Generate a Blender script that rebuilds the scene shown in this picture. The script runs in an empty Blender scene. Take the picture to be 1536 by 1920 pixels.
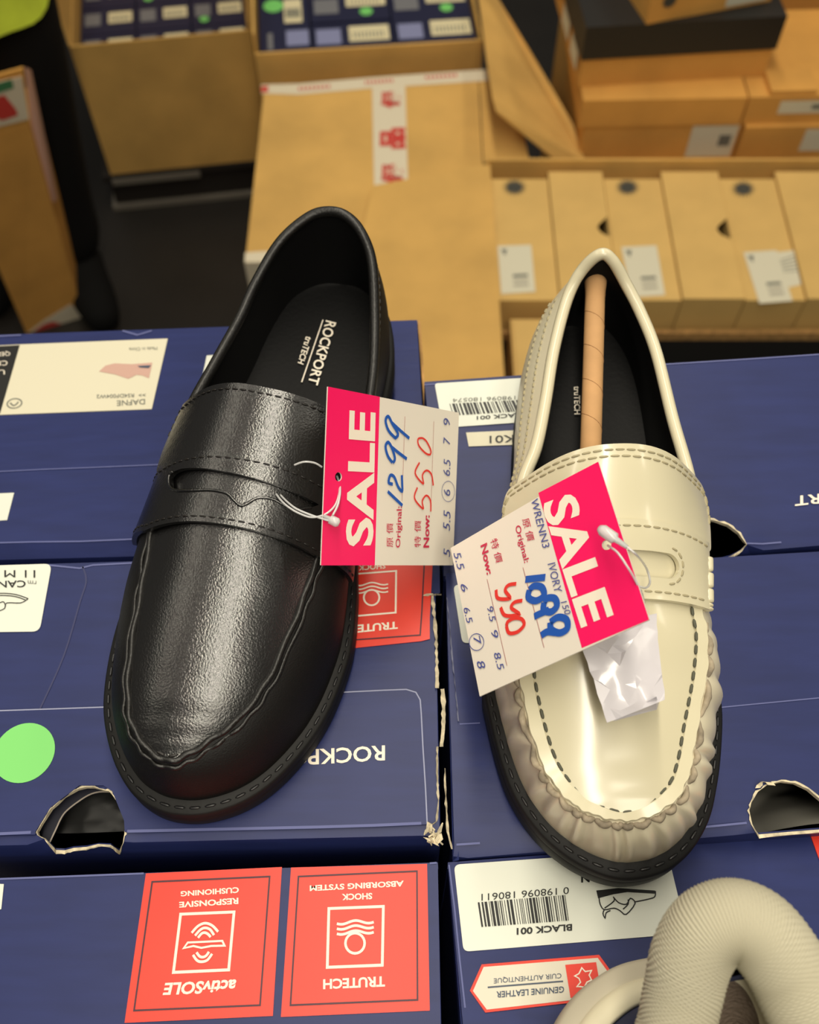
import bpy, bmesh, math, random
from mathutils import Vector as V, Matrix, noise
from mathutils.geometry import delaunay_2d_cdt
random.seed(7)
C = bpy.context.scene.collection
S = bpy.context.scene
R = math.radians

# ------------------------------------------------------------------ camera, world, lights
CAM_H, FOC = 0.40, 1900.0
cd = bpy.data.cameras.new('camera'); cam = bpy.data.objects.new('camera', cd); C.objects.link(cam)
cam.location = (0, 0, CAM_H); cam.rotation_euler = (R(30), 0, 0)
cd.sensor_fit = 'HORIZONTAL'; cd.sensor_width = 36.0; cd.lens = 36.0 * FOC / 1536.0
cd.clip_start = 0.02; cd.clip_end = 50
cd.dof.use_dof = True; cd.dof.focus_distance = 0.385; cd.dof.aperture_fstop = 14.5
S.camera = cam
S.view_settings.view_transform = 'Standard'; S.view_settings.look = 'None'
S.view_settings.gamma = 1; S.view_settings.use_curve_mapping = False
S.view_settings.exposure = -0.03
w = bpy.data.worlds.new('world'); S.world = w; w.use_nodes = True
w.node_tree.nodes['Background'].inputs[0].default_value = (1.0, 0.94, 0.84, 1)
w.node_tree.nodes['Background'].inputs[1].default_value = 0.10
def area(name, loc, sx, sy, power, col=(1, 0.92, 0.76), rot=(0, 0, 0)):
    l = bpy.data.lights.new(name, 'AREA'); l.shape = 'RECTANGLE'; l.size = sx; l.size_y = sy
    l.energy = power; l.color = col
    o = bpy.data.objects.new(name, l); C.objects.link(o); o.location = loc; o.rotation_euler = rot
    return o
area('ceiling_or_fill_light', (0.0, 0.75, 1.75), 0.18, 3.6, 50)
area('ceiling_or_fill_light', (-1.5, 1.0, 1.75), 0.2, 3.0, 15)
area('ceiling_or_fill_light', (1.6, 1.8, 1.75), 0.2, 3.0, 15)
area('ceiling_or_fill_light', (0.5, -1.5, 1.75), 0.4, 1.8, 22)  # unseen fill lamp, added to brighten surfaces facing the viewer

# ------------------------------------------------------------------ helpers: pixels, planes
FW = V((0, math.cos(R(60)), -math.sin(R(60)))); UP = V((0, math.sin(R(60)), math.cos(R(60)))); RT = V((1, 0, 0))
CO = V((0, 0, CAM_H))
def ray(u, v): return RT * ((u - 768) / FOC) + UP * ((960 - v) / FOC) + FW
def P(u, v, z):
    d = ray(u, v); return CO + d * ((z - CAM_H) / d.z)
def PY(u, v, y):
    d = ray(u, v); return CO + d * (y / d.y)
def proj(p):
    q = p - CO; Z = q.dot(FW)
    return (768 + FOC * q.dot(RT) / Z, 960 - FOC * q.dot(UP) / Z)
class Plane:
    def __init__(s, o, n):
        s.o = o; s.n = n.normalized()
        if s.n.z < 0: s.n = -s.n
        s.ex = (RT - s.n * RT.dot(s.n)).normalized(); s.ey = s.n.cross(s.ex)
    def px(s, u, v, off=0.0):
        d = ray(u, v); t = (s.o + s.n * off - CO).dot(s.n) / d.dot(s.n); return CO + d * t
    def to2(s, p): q = p - s.o; return (q.dot(s.ex), q.dot(s.ey))
    def at(s, a, b, off=0.0): return s.o + s.ex * a + s.ey * b + s.n * off
def rect_plane(px4, u, v, z):
    """plane of a real rectangle seen at four pixels, placed so that it passes through height z at pixel u,v"""
    d = [ray(*p) for p in px4]
    M = Matrix((-d[1], d[2], -d[3])).transposed()
    k = M.inverted() @ (-d[0])
    Q = [d[0], d[1] * k[0], d[2] * k[1], d[3] * k[2]]
    n = (Q[1] - Q[0]).cross(Q[2] - Q[1])
    return Plane(P(u, v, z), n)

# ------------------------------------------------------------------ helpers: materials
def lin(c):
    c = c / 255.0
    return c / 12.92 if c <= 0.04045 else ((c + 0.055) / 1.055) ** 2.4
def rgb(c): return (lin(c[0]), lin(c[1]), lin(c[2]), 1)
MATS = {}
def mat(name, col, rough=0.5, spec=0.5, coat=0.0, coat_rough=0.1, var=0.0, vscale=20.0, bump=0.0, bscale=200.0, stretch=(1, 1, 1),
        bump_type='NOISE', trans=0.0, sheen=0.0, alpha=1.0, metal=0.0, detail=4, ior=1.5):
    if name in MATS: return MATS[name]
    m = bpy.data.materials.new(name); m.use_nodes = True; nt = m.node_tree; b = nt.nodes['Principled BSDF']
    b.inputs['Base Color'].default_value = rgb(col); b.inputs['Roughness'].default_value = rough
    b.inputs['Specular IOR Level'].default_value = spec; b.inputs['Coat Weight'].default_value = coat
    b.inputs['Coat Roughness'].default_value = coat_rough; b.inputs['Metallic'].default_value = metal
    b.inputs['Transmission Weight'].default_value = trans; b.inputs['Sheen Weight'].default_value = sheen
    b.inputs['Alpha'].default_value = alpha; b.inputs['IOR'].default_value = ior
    tc = nt.nodes.new('ShaderNodeTexCoord'); mp = nt.nodes.new('ShaderNodeMapping')
    mp.inputs['Scale'].default_value = stretch; nt.links.new(tc.outputs['Object'], mp.inputs[0])
    if var > 0:
        n = nt.nodes.new('ShaderNodeTexNoise'); n.inputs['Scale'].default_value = vscale; n.inputs['Detail'].default_value = detail
        nt.links.new(mp.outputs[0], n.inputs['Vector'])
        r = nt.nodes.new('ShaderNodeValToRGB')
        lo = [max(0, x * (1 - var)) for x in col]; hi = [min(255, x * (1 + var)) for x in col]
        r.color_ramp.elements[0].position = 0.3; r.color_ramp.elements[1].position = 0.7
        r.color_ramp.elements[0].color = rgb(lo); r.color_ramp.elements[1].color = rgb(hi)
        nt.links.new(n.outputs[0], r.inputs[0]); nt.links.new(r.outputs[0], b.inputs['Base Color'])
    if bump > 0:
        if bump_type == 'NOISE':
            n = nt.nodes.new('ShaderNodeTexNoise'); n.inputs['Scale'].default_value = bscale; n.inputs['Detail'].default_value = 3
        elif bump_type == 'VORONOI':
            n = nt.nodes.new('ShaderNodeTexVoronoi'); n.inputs['Scale'].default_value = bscale; n.feature = 'SMOOTH_F1'
        else:
            n = nt.nodes.new('ShaderNodeTexBrick'); n.inputs['Scale'].default_value = bscale
        nt.links.new(mp.outputs[0], n.inputs['Vector'])
        bp = nt.nodes.new('ShaderNodeBump'); bp.inputs['Strength'].default_value = bump; bp.inputs['Distance'].default_value = 0.001
        nt.links.new(n.outputs[0], bp.inputs['Height']); nt.links.new(bp.outputs[0], b.inputs['Normal'])
    MATS[name] = m; return m
NAVY = mat('navy_board', (36, 45, 94), 0.45, 0.32, var=0.05, vscale=30, bump=0.10, bscale=45, stretch=(1, 6, 6))
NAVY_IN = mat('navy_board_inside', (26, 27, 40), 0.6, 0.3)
WHITE_L = mat('label_paper', (222, 225, 213), 0.45, 0.4)
WHITE_R = mat('ivory_label_paper', (216, 210, 186), 0.5, 0.4)
PAPER_T = mat('tag_card', (228, 221, 208), 0.5, 0.4)
PINK = mat('pink_print', (246, 18, 98), 0.45, 0.4)
CRIM = mat('crimson_print', (196, 44, 78), 0.6)
BLUE_INK = mat('blue_marker', (20, 84, 176), 0.5)
BLUE_PEN = mat('blue_pen', (74, 84, 150), 0.5)
RED_INK = mat('red_marker', (222, 52, 44), 0.5)
WHITE_P = mat('white_print', (242, 232, 214), 0.5)
REDP = mat('red_print', (226, 58, 40), 0.45, 0.5, var=0.03, vscale=40)
NAVYP = mat('navy_print', (66, 28, 44), 0.5)
BLACKP = mat('black_print', (22, 22, 22), 0.5)
GREYP = mat('grey_print', (110, 112, 104), 0.5)
SLATEP = mat('slate_print', (66, 78, 98), 0.5)
GREEN = mat('green_sticker', (124, 210, 112), 0.45)
TORN = mat('torn_board', (206, 194, 166), 0.85, var=0.15, vscale=300)
WEAR = mat('worn_edge', (150, 154, 182), 0.7)
WEAR2 = mat('soft_worn_edge', (92, 98, 148), 0.6)
BLK = mat('black_leather', (8, 7, 7), 0.27, 1.0, ior=1.62, bump=0.2, bscale=1300, bump_type='NOISE')
BLKU = mat('black_side_leather', (9, 8, 8), 0.58, 0.35, bump=0.2, bscale=1600)
BLK2 = mat('black_piping_leather', (14, 13, 12), 0.42, 0.5, coat=0.1, coat_rough=0.3, bump=0.25, bscale=900)
RUB = mat('black_rubber', (17, 17, 17), 0.6, 0.35, bump=0.1, bscale=400)
RUB2 = mat('black_welt_thread', (24, 24, 26), 0.4, 0.5)
LIN = mat('black_lining', (7, 7, 8), 0.85, 0.25)
SOCK = mat('black_footbed', (9, 9, 10), 0.7, 0.3, bump=0.2, bscale=500)
THR = mat('black_thread', (24, 20, 18), 0.5)
IVO = mat('ivory_patent', (211, 203, 173), 0.3, 0.5, coat=0.7, coat_rough=0.13)
IVOS = mat('ivory_side_patent_lightened', (222, 213, 186), 0.4, 0.5, coat=0.2, coat_rough=0.15)  # apron patent made lighter for the sides, light painted into the colour
IVO2 = mat('ivory_piping', (216, 208, 178), 0.3, 0.5, coat=0.3, coat_rough=0.15)
IVT = mat('ivory_thread', (168, 158, 126), 0.7)
RAW = mat('raw_leather_edge', (150, 138, 118), 0.8, var=0.2, vscale=200)
DTH = mat('dark_seam_thread', (84, 84, 70), 0.7)
KRAFT = mat('kraft_paper', (196, 152, 104), 0.75, 0.3, var=0.05, vscale=60)
KRLINE = mat('kraft_seam', (150, 106, 66), 0.8)
CARD = mat('corrugated_cardboard', (212, 168, 94), 0.75, 0.3, var=0.05, vscale=9, bump=0.05, bscale=40)
CARD2 = mat('warm_cardboard', (212, 156, 78), 0.75, 0.3, var=0.05, vscale=9)
CARD3 = mat('pale_cardboard', (214, 176, 106), 0.75, 0.3, var=0.04, vscale=9)
CARDE = mat('cut_cardboard', (176, 136, 84), 0.85, 0.2, var=0.15, vscale=90)
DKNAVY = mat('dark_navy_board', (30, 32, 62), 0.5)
BLKBOX = mat('black_board', (28, 27, 26), 0.55)
SUN = mat('charcoal_print', (62, 62, 56), 0.7)
TAPE = mat('white_tape', (226, 214, 188), 0.35)
TAPER = mat('red_tape_print', (206, 66, 58), 0.5)
PLAST = mat('clear_plastic', (236, 236, 236), 0.25, 0.5, trans=0.35, coat=0.3)
CLOTH = mat('black_cloth', (12, 12, 12), 0.9, 0.2)
VEST = mat('lime_vest_fabric', (206, 226, 70), 0.7, 0.3, var=0.06, vscale=14)
SKIN = mat('skin', (190, 140, 110), 0.55)
HAIR = mat('dark_hair', (20, 16, 14), 0.6)
TISSUE = mat('grey_tissue', (120, 118, 110), 0.7)
PACK = mat('glossy_white_paper', (204, 200, 206), 0.3, 0.5, coat=0.6, coat_rough=0.1)
KNIT = mat('cream_knit', (186, 180, 158), 0.85, 0.2)
FOAM = mat('cream_foam', (184, 176, 156), 0.7, 0.3)
FOAM2 = mat('pale_cream_foam', (214, 206, 178), 0.6, 0.3)
MESHF = mat('brown_mesh_lining', (98, 86, 76), 0.85, 0.2, bump=1.0, bscale=700, bump_type='VORONOI')
NVYS = mat('navy_suede', (42, 48, 78), 0.85, 0.2)
FLOORM = mat('dark_floor', (38, 35, 32), 0.45, 0.4, var=0.12, vscale=4)
WOODD = mat('dark_pallet', (34, 28, 24), 0.7)
GREYM = mat('grey_edge_strip', (120, 114, 104), 0.5)
PRGRN = mat('green_print', (70, 130, 86), 0.6)

# ------------------------------------------------------------------ helpers: objects
def thing(name, label, cat, loc, group=None):
    o = bpy.data.objects.new(name, None); C.objects.link(o); o.location = loc; o.empty_display_size = 0.02
    o['label'] = label; o['category'] = cat
    if group: o['group'] = group
    return o
def root_of(o):
    while o.parent: o = o.parent
    return o
def mk(name, verts, faces, m, parent=None, smooth=True, label=None, cat=None, group=None, kind=None, fixn=True):
    me = bpy.data.meshes.new(name)
    org = V((0, 0, 0))
    if parent is not None: org = V(root_of(parent).location)
    me.from_pydata([tuple(V(p) - org) for p in verts], [], [tuple(f) for f in faces])
    if fixn:
        bm = bmesh.new(); bm.from_mesh(me); bmesh.ops.recalc_face_normals(bm, faces=bm.faces); bm.to_mesh(me); bm.free()
    for mm in (m if isinstance(m, (list, tuple)) else [m]): me.materials.append(mm)
    if smooth:
        for p in me.polygons: p.use_smooth = True
    me.update()
    o = bpy.data.objects.new(name, me); C.objects.link(o)
    if parent is not None: o.parent = parent
    if label: o['label'] = label
    if cat: o['category'] = cat
    if group: o['group'] = group
    if kind: o['kind'] = kind
    return o
def autosmooth(o, ang=35):
    me = o.data
    bm = bmesh.new(); bm.from_mesh(me)
    for e in bm.edges:
        e.smooth = not (len(e.link_faces) == 2 and e.calc_face_angle(0) > R(ang))
    bm.to_mesh(me); bm.free()
    return o
class MB:
    """collects pieces of one part"""
    def __init__(s): s.v = []; s.f = []
    def add(s, v, f):
        n = len(s.v); s.v += [V(p) for p in v]; s.f += [tuple(i + n for i in q) for q in f]; return s
    def build(s, name, m, parent=None, **k): return mk(name, s.v, s.f, m, parent, **k)
def tube_g(pts, r, seg=8, closed=False, flat=1.0):
    """swept tube; r number or list"""
    n = len(pts); pts = [V(p) for p in pts]; vs = []; fs = []
    up = V((0, 0, 1))
    for i in range(n):
        a = pts[(i - 1) % n] if (closed or i > 0) else pts[i]; b = pts[(i + 1) % n] if (closed or i < n - 1) else pts[i]
        t = (b - a); t = t.normalized() if t.length > 1e-9 else V((1, 0, 0))
        s_ = t.cross(up)
        if s_.length < 0.05: s_ = t.cross(V((0, 1, 0)))
        s_.normalize(); u = s_.cross(t).normalized()
        rr = r[i] if isinstance(r, (list, tuple)) else r
        for k in range(seg):
            an = 2 * math.pi * k / seg
            vs.append(pts[i] + s_ * (rr * math.cos(an)) + u * (rr * flat * math.sin(an)))
    m = n if closed else n - 1
    for i in range(m):
        j = (i + 1) % n
        for k in range(seg):
            k2 = (k + 1) % seg
            fs.append((i * seg + k, i * seg + k2, j * seg + k2, j * seg + k))
    if not closed:
        fs.append(tuple(range(seg))); fs.append(tuple((n - 1) * seg + k for k in range(seg)))
    return vs, fs
def smooth_path(pts, n=8, closed=False):
    pts = [V(p) for p in pts]; out = []; N = len(pts)
    m = N if closed else N - 1
    for i in range(m):
        g = (lambda k: pts[k % N]) if closed else (lambda k: pts[min(max(k, 0), N - 1)])
        a, b, c, d = g(i - 1), g(i), g(i + 1), g(i + 2)
        for j in range(n):
            t = j / n
            out.append(0.5 * ((2 * b) + (c - a) * t + (2 * a - 5 * b + 4 * c - d) * t * t + (3 * b - a - 3 * c + d) * t ** 3))
    if not closed: out.append(pts[-1])
    return out
def hexa(q_bot, q_top):
    v = list(q_bot) + list(q_top)
    return v, [(3, 2, 1, 0), (4, 5, 6, 7), (0, 1, 5, 4), (1, 2, 6, 5), (2, 3, 7, 6), (3, 0, 4, 7)]
def inpoly(x, y, poly):
    c = False; j = len(poly) - 1
    for i in range(len(poly)):
        xi, yi = poly[i]; xj, yj = poly[j]
        if (yi > y) != (yj > y) and x < (xj - xi) * (y - yi) / (yj - yi) + xi: c = not c
        j = i
    return c
def dens(poly, sp):
    out = []
    for i in range(len(poly)):
        a = poly[i]; b = poly[(i + 1) % len(poly)]
        d = math.hypot(b[0] - a[0], b[1] - a[1]); k = max(1, int(math.ceil(d / sp)))
        for j in range(k): out.append((a[0] + (b[0] - a[0]) * j / k, a[1] + (b[1] - a[1]) * j / k))
    return out
def cdt(outline, holes, sp):
    loops = [dens(outline, sp)] + [dens(h, sp) for h in holes]
    vs = []; es = []
    for L in loops:
        n = len(vs); vs += L; es += [(n + i, n + (i + 1) % len(L)) for i in range(len(L))]
    xs = [p[0] for p in outline]; ys = [p[1] for p in outline]
    nx = int((max(xs) - min(xs)) / sp); ny = int((max(ys) - min(ys)) / sp)
    bnd = list(vs)
    for i in range(1, nx + 1):
        for j in range(1, ny + 1):
            x = min(xs) + (i - 0.5 + 0.5 * (j % 2)) * sp; y = min(ys) + (j - 0.25) * sp
            if inpoly(x, y, outline) and not any(inpoly(x, y, h) for h in holes):
                if all((x - b[0]) ** 2 + (y - b[1]) ** 2 > (0.55 * sp) ** 2 for b in bnd): vs.append((x, y))
    r = delaunay_2d_cdt([V(p) for p in vs], es, [], 0, 1e-7)
    V2, F = r[0], r[2]; out = []
    for f in F:
        cx = sum(V2[i].x for i in f) / len(f); cy = sum(V2[i].y for i in f) / len(f)
        if inpoly(cx, cy, outline) and not any(inpoly(cx, cy, h) for h in holes): out.append(tuple(f))
    return [(p.x, p.y) for p in V2], out
def dens_open(poly, sp):
    return dens(poly, sp)[:len(dens(poly, sp)) - max(1, int(math.ceil(math.hypot(poly[0][0] - poly[-1][0], poly[0][1] - poly[-1][1]) / sp))) + 1]
def slab(v2, tri, fn, d0, d1):
    """thick sheet between offsets d0 (under) and d1 (upper) of surface fn(x,y,d)"""
    n = len(v2); top = [fn(x, y, d1) for x, y in v2]; bot = [fn(x, y, d0) for x, y in v2]
    ec = {}
    for f in tri:
        for i in range(len(f)):
            a, b = f[i], f[(i + 1) % len(f)]; k = (min(a, b), max(a, b)); ec.setdefault(k, []).append((a, b))
    fs = [tuple(f) for f in tri] + [tuple(n + i for i in reversed(f)) for f in tri]
    for k, l in ec.items():
        if len(l) == 1: a, b = l[0]; fs.append((b, a, n + a, n + b))
    return top + bot, fs
def sheet(name, plane, outline_px, m, parent, off=0.0, thick=0.0004, holes=(), sp=None, **k):
    o2 = [plane.to2(plane.px(*p)) for p in outline_px]; h2 = [[plane.to2(plane.px(*p)) for p in h] for h in holes]
    sp = sp or 0.5
    v2, t = cdt(o2, h2, sp)
    v, f = slab(v2, t, lambda a, b, d: plane.at(a, b, d), off - thick, off)
    return mk(name, v, f, m, parent, smooth=False, **k)
def round_corners(pts, r, n=5, which=None):
    out = []; N = len(pts)
    for i in range(N):
        p = V(pts[i]); a = (V(pts[i - 1]) - p); b = (V(pts[(i + 1) % N]) - p)
        if which is not None and i not in which: out.append(tuple(p)); continue
        A = p + a.normalized() * min(r, a.length * .45); B = p + b.normalized() * min(r, b.length * .45)
        for j in range(n + 1):
            t = j / n; q = A * (1 - t) ** 2 + p * 2 * t * (1 - t) + B * t * t; out.append(tuple(q))
    return out
# ---- printing on planes
_tc = {}
def text2d(body, bold=0.0, shear=0.0, space=1.0):
    k = (body, bold, shear, space)
    if k in _tc: return _tc[k]
    c = bpy.data.curves.new('t', 'FONT'); c.body = body; c.offset = bold; c.shear = shear; c.space_character = space; c.resolution_u = 3
    o = bpy.data.objects.new('t', c); C.objects.link(o)
    dg = bpy.context.evaluated_depsgraph_get(); me = bpy.data.meshes.new_from_object(o.evaluated_get(dg))
    vs = [(p.co.x, p.co.y) for p in me.vertices]; fs = [tuple(p.vertices) for p in me.polygons]
    bpy.data.objects.remove(o); bpy.data.curves.remove(c); bpy.data.meshes.remove(me)
    x0 = min(p[0] for p in vs); x1 = max(p[0] for p in vs); y0 = min(p[1] for p in vs); y1 = max(p[1] for p in vs)
    vs = [((x - x0) / (x1 - x0), (y - y0) / (y1 - y0)) for x, y in vs]
    _tc[k] = (vs, fs); return vs, fs
def ptext(parent, plane, body, q, m, off=0.0003, bold=0.0, shear=0.0, name='printed_text', space=1.0, label=None):
    """text filling the pixel quad q = TL,TR,BR,BL in reading order"""
    TL, TR, BR, BL = [plane.px(p[0], p[1], off) for p in q]
    vs, fs = text2d(body, bold, shear, space)
    v = [(BL * (1 - x) + BR * x) * (1 - y) + (TL * (1 - x) + TR * x) * y for x, y in vs]
    return mk(name, v, fs, m, parent, smooth=False, label=label)
def ud(l, tl, bl, r, tr, br):
    """reading corners of upside-down writing from its picture box"""
    return [(r, br), (l, bl), (l, tl), (r, tr)]
def ribbon_g(plane, px, w, off, closed=False, smooth=0):
    pts = [plane.to2(plane.px(*p)) for p in px]
    if smooth: pts = [(p.x, p.y) for p in smooth_path([V((a, b, 0)) for a, b in pts], smooth, closed)]
    v = []; f = []; n = len(pts)
    for i in range(n):
        a = pts[(i - 1) % n] if (closed or i) else pts[i]; b = pts[(i + 1) % n] if (closed or i < n - 1) else pts[i]
        p = pts[i]
        d1 = V((p[0] - a[0], p[1] - a[1])); d2 = V((b[0] - p[0], b[1] - p[1]))
        d1 = d1.normalized() if d1.length > 1e-9 else d2.normalized(); d2 = d2.normalized() if d2.length > 1e-9 else d1
        t = (d1 + d2); t = t.normalized() if t.length > 1e-6 else d1
        s_ = V((-t.y, t.x)); k = 1.0 / max(0.5, abs(s_.dot(V((-d1.y, d1.x)))))
        ww = (w[i] if isinstance(w, (list, tuple)) else w) * 0.5 * k
        v.append(plane.at(p[0] + s_.x * ww, p[1] + s_.y * ww, off)); v.append(plane.at(p[0] - s_.x * ww, p[1] - s_.y * ww, off))
    for i in range(n if closed else n - 1):
        j = (i + 1) % n; f.append((2 * i, 2 * i + 1, 2 * j + 1, 2 * j))
    return v, f
def strokes(parent, plane, lines, w, m, name, off=0.0003, smooth=0, closed=False, label=None):
    b = MB()
    for L in lines: b.add(*ribbon_g(plane, L, w, off, closed, smooth)); off += 0.000004
    return b.build(name, m, parent, smooth=False, label=label)
def poly(parent, plane, px, m, name, off=0.0003, label=None):
    v = [plane.px(u, v_, off) for u, v_ in px]
    return mk(name, v, [tuple(range(len(v)))], m, parent, smooth=False, label=label)
def lerp2(a, b, t): return (a[0] + (b[0] - a[0]) * t, a[1] + (b[1] - a[1]) * t)
def barcode(parent, plane, TL, TR, BR, BL, n=46, seed=1, off=0.0003):
    rr = random.Random(seed); b = MB(); x = 0; tot = n
    while x < tot:
        wd = rr.choice((0.45, 0.45, 0.8, 1.2, 1.7))
        a0, a1 = x / tot, min(1, (x + wd) / tot)
        b.add([plane.px(*lerp2(TL, TR, a0), off), plane.px(*lerp2(TL, TR, a1), off), plane.px(*lerp2(BL, BR, a1), off), plane.px(*lerp2(BL, BR, a0), off)], [(0, 1, 2, 3)])
        x += wd + rr.choice((0.6, 0.8, 1.2))
    return b.build('barcode', BLACKP, parent, smooth=False)

# ------------------------------------------------------------------ setting
FLOOR_Z = -1.40
mk('floor', [(-4, -2, FLOOR_Z), (4, -2, FLOOR_Z), (4, 5, FLOOR_Z), (-4, 5, FLOOR_Z)], [(0, 1, 2, 3)], FLOORM, None, smooth=False, kind='structure')

# ------------------------------------------------------------------ shoes
def cr(L, th):
    n = len(L); i = math.floor(th); t = th - i
    a, b, c, d = (L[(i + k) % n] for k in (-1, 0, 1, 2))
    return 0.5 * ((2 * b) + (c - a) * t + (2 * a - 5 * b + 4 * c - d) * t * t + (3 * b - a - 3 * c + d) * t ** 3)
def interp(tab, x):
    if x <= tab[0][0]: return tab[0][1]
    for (a, fa), (b, fb) in zip(tab, tab[1:]):
        if x <= b: t = (x - a) / (b - a); t = t * t * (3 - 2 * t) * 0.5 + t * 0.5; return fa + (fb - fa) * t
    return tab[-1][1]
class Last:
    """shoe surface in millimetres: loop A at the welt, loop B at the seam and topline, a crowned front between the two sides of B"""
    def __init__(s, A, B, origin, axis, crown, elli, bulge, pleat=0.0):
        s.A = [V(p) for p in A]; s.B = [V(p) for p in B]; s.N = len(A)
        ax = V((axis[0], axis[1], 0)).normalized(); lx = V((ax.y, -ax.x, 0))
        s.o = V(origin); s.ax = ax; s.lx = lx; s.crown = crown; s.elli = elli; s.bulge = bulge; s.pleat = pleat
    def W(s, p): return s.o + (s.lx * p.x + s.ax * p.y + V((0, 0, 1)) * p.z) * 0.001
    def nrm2(s, L, th):
        d = cr(L, th + .05) - cr(L, th - .05); n = V((d.y, -d.x, 0))
        c = V((0, min(max(cr(L, th).y, 60), 200), 0)); p = cr(L, th) - c; p.z = 0
        n.normalize()
        return n if n.dot(p) > 0 else -n
    def _side(s, th, t):
        a = cr(s.A, th); b = cr(s.B, th); x = th % s.N; x = min(x, s.N - x)
        e = interp(s.elli, x); bu = interp(s.bulge, x)
        tt = min(max(t, 0), 1)
        h = tt * (1 - e) + (1 - math.cos(tt * math.pi / 2)) * e; v = tt * (1 - e) + math.sin(tt * math.pi / 2) * e
        p = V((a.x + (b.x - a.x) * h, a.y + (b.y - a.y) * h, a.z + (b.z - a.z) * v))
        pl = 0
        if s.pleat and x < 8.5:
            k = min(1, (8.5 - x) / 2.0)
            pl = s.pleat * k * math.cos(th * math.pi * 3 + 1.2 * math.sin(th * 2.3)) * (.7 + .5 * math.sin(th * 3.7)) * math.sin(math.pi * min(1, tt ** 0.8 * 0.9 + 0.02))
        p += s.nrm2(s.A, th) * (bu * math.sin(math.pi * tt) + pl)
        return p
    def _top(s, u_s, u):
        a = cr(s.B, u_s); b = cr(s.B, -u_s)
        p = a.lerp(b, u); p.z += interp(s.crown, u_s) * (1 - abs(2 * u - 1) ** 2.3)
        return p
    def sec(s, u_s, q):
        if q < 0: return s._side(u_s, 1 + q)
        if q > 1: return s._side(-u_s, 2 - q)
        return s._top(u_s, q)
    def off(s, f, a, b, d):
        p = f(a, b)
        if d == 0: return s.W(p)
        e = 0.02
        n = (f(a + e, b) - f(a - e, b)).cross(f(a, b + e) - f(a, b - e))
        if n.length < 1e-9: n = V((0, 0, 1))
        n.normalize()
        c = p - V((0, min(max(p.y, 40), 215), 22))
        if n.dot(c) < 0: n = -n
        return s.W(p + n * d)
    def side(s, th, t, d=0.0): return s.off(s._side, th, t, d)
    def top(s, us, q, d=0.0): return s.off(s.sec, us, q, d)
def grid(fn, us, vs, cu=False):
    v = [fn(a, b) for a in us for b in vs]; f = []; m = len(vs); n = len(us)
    for i in range(n if cu else n - 1):
        for j in range(m - 1):
            k = (i + 1) % n; f.append((i * m + j, k * m + j, k * m + j + 1, i * m + j + 1))
    return v, f
def fr(a, b, n): return [a + (b - a) * i / n for i in range(n + 1)]
def stitches(name, pts, m, parent, dash=0.0028, gap=0.0012, r=0.0004, flat=0.7, label=None):
    """thread dashes along a path"""
    b = MB(); pts = [V(p) for p in pts]; L = [0]
    for i in range(1, len(pts)): L.append(L[-1] + (pts[i] - pts[i - 1]).length)
    def at(s):
        for i in range(1, len(pts)):
            if L[i] >= s: return pts[i - 1].lerp(pts[i], (s - L[i - 1]) / max(1e-9, L[i] - L[i - 1]))
        return pts[-1]
    s = 0
    while s + dash < L[-1]:
        b.add(*tube_g([at(s), at(s + dash * .2), at(s + dash * .8), at(s + dash)], [r * .35, r, r, r * .35], 6, flat=flat)); s += dash + gap
    return b.build(name, m, parent, label=label)
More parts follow.
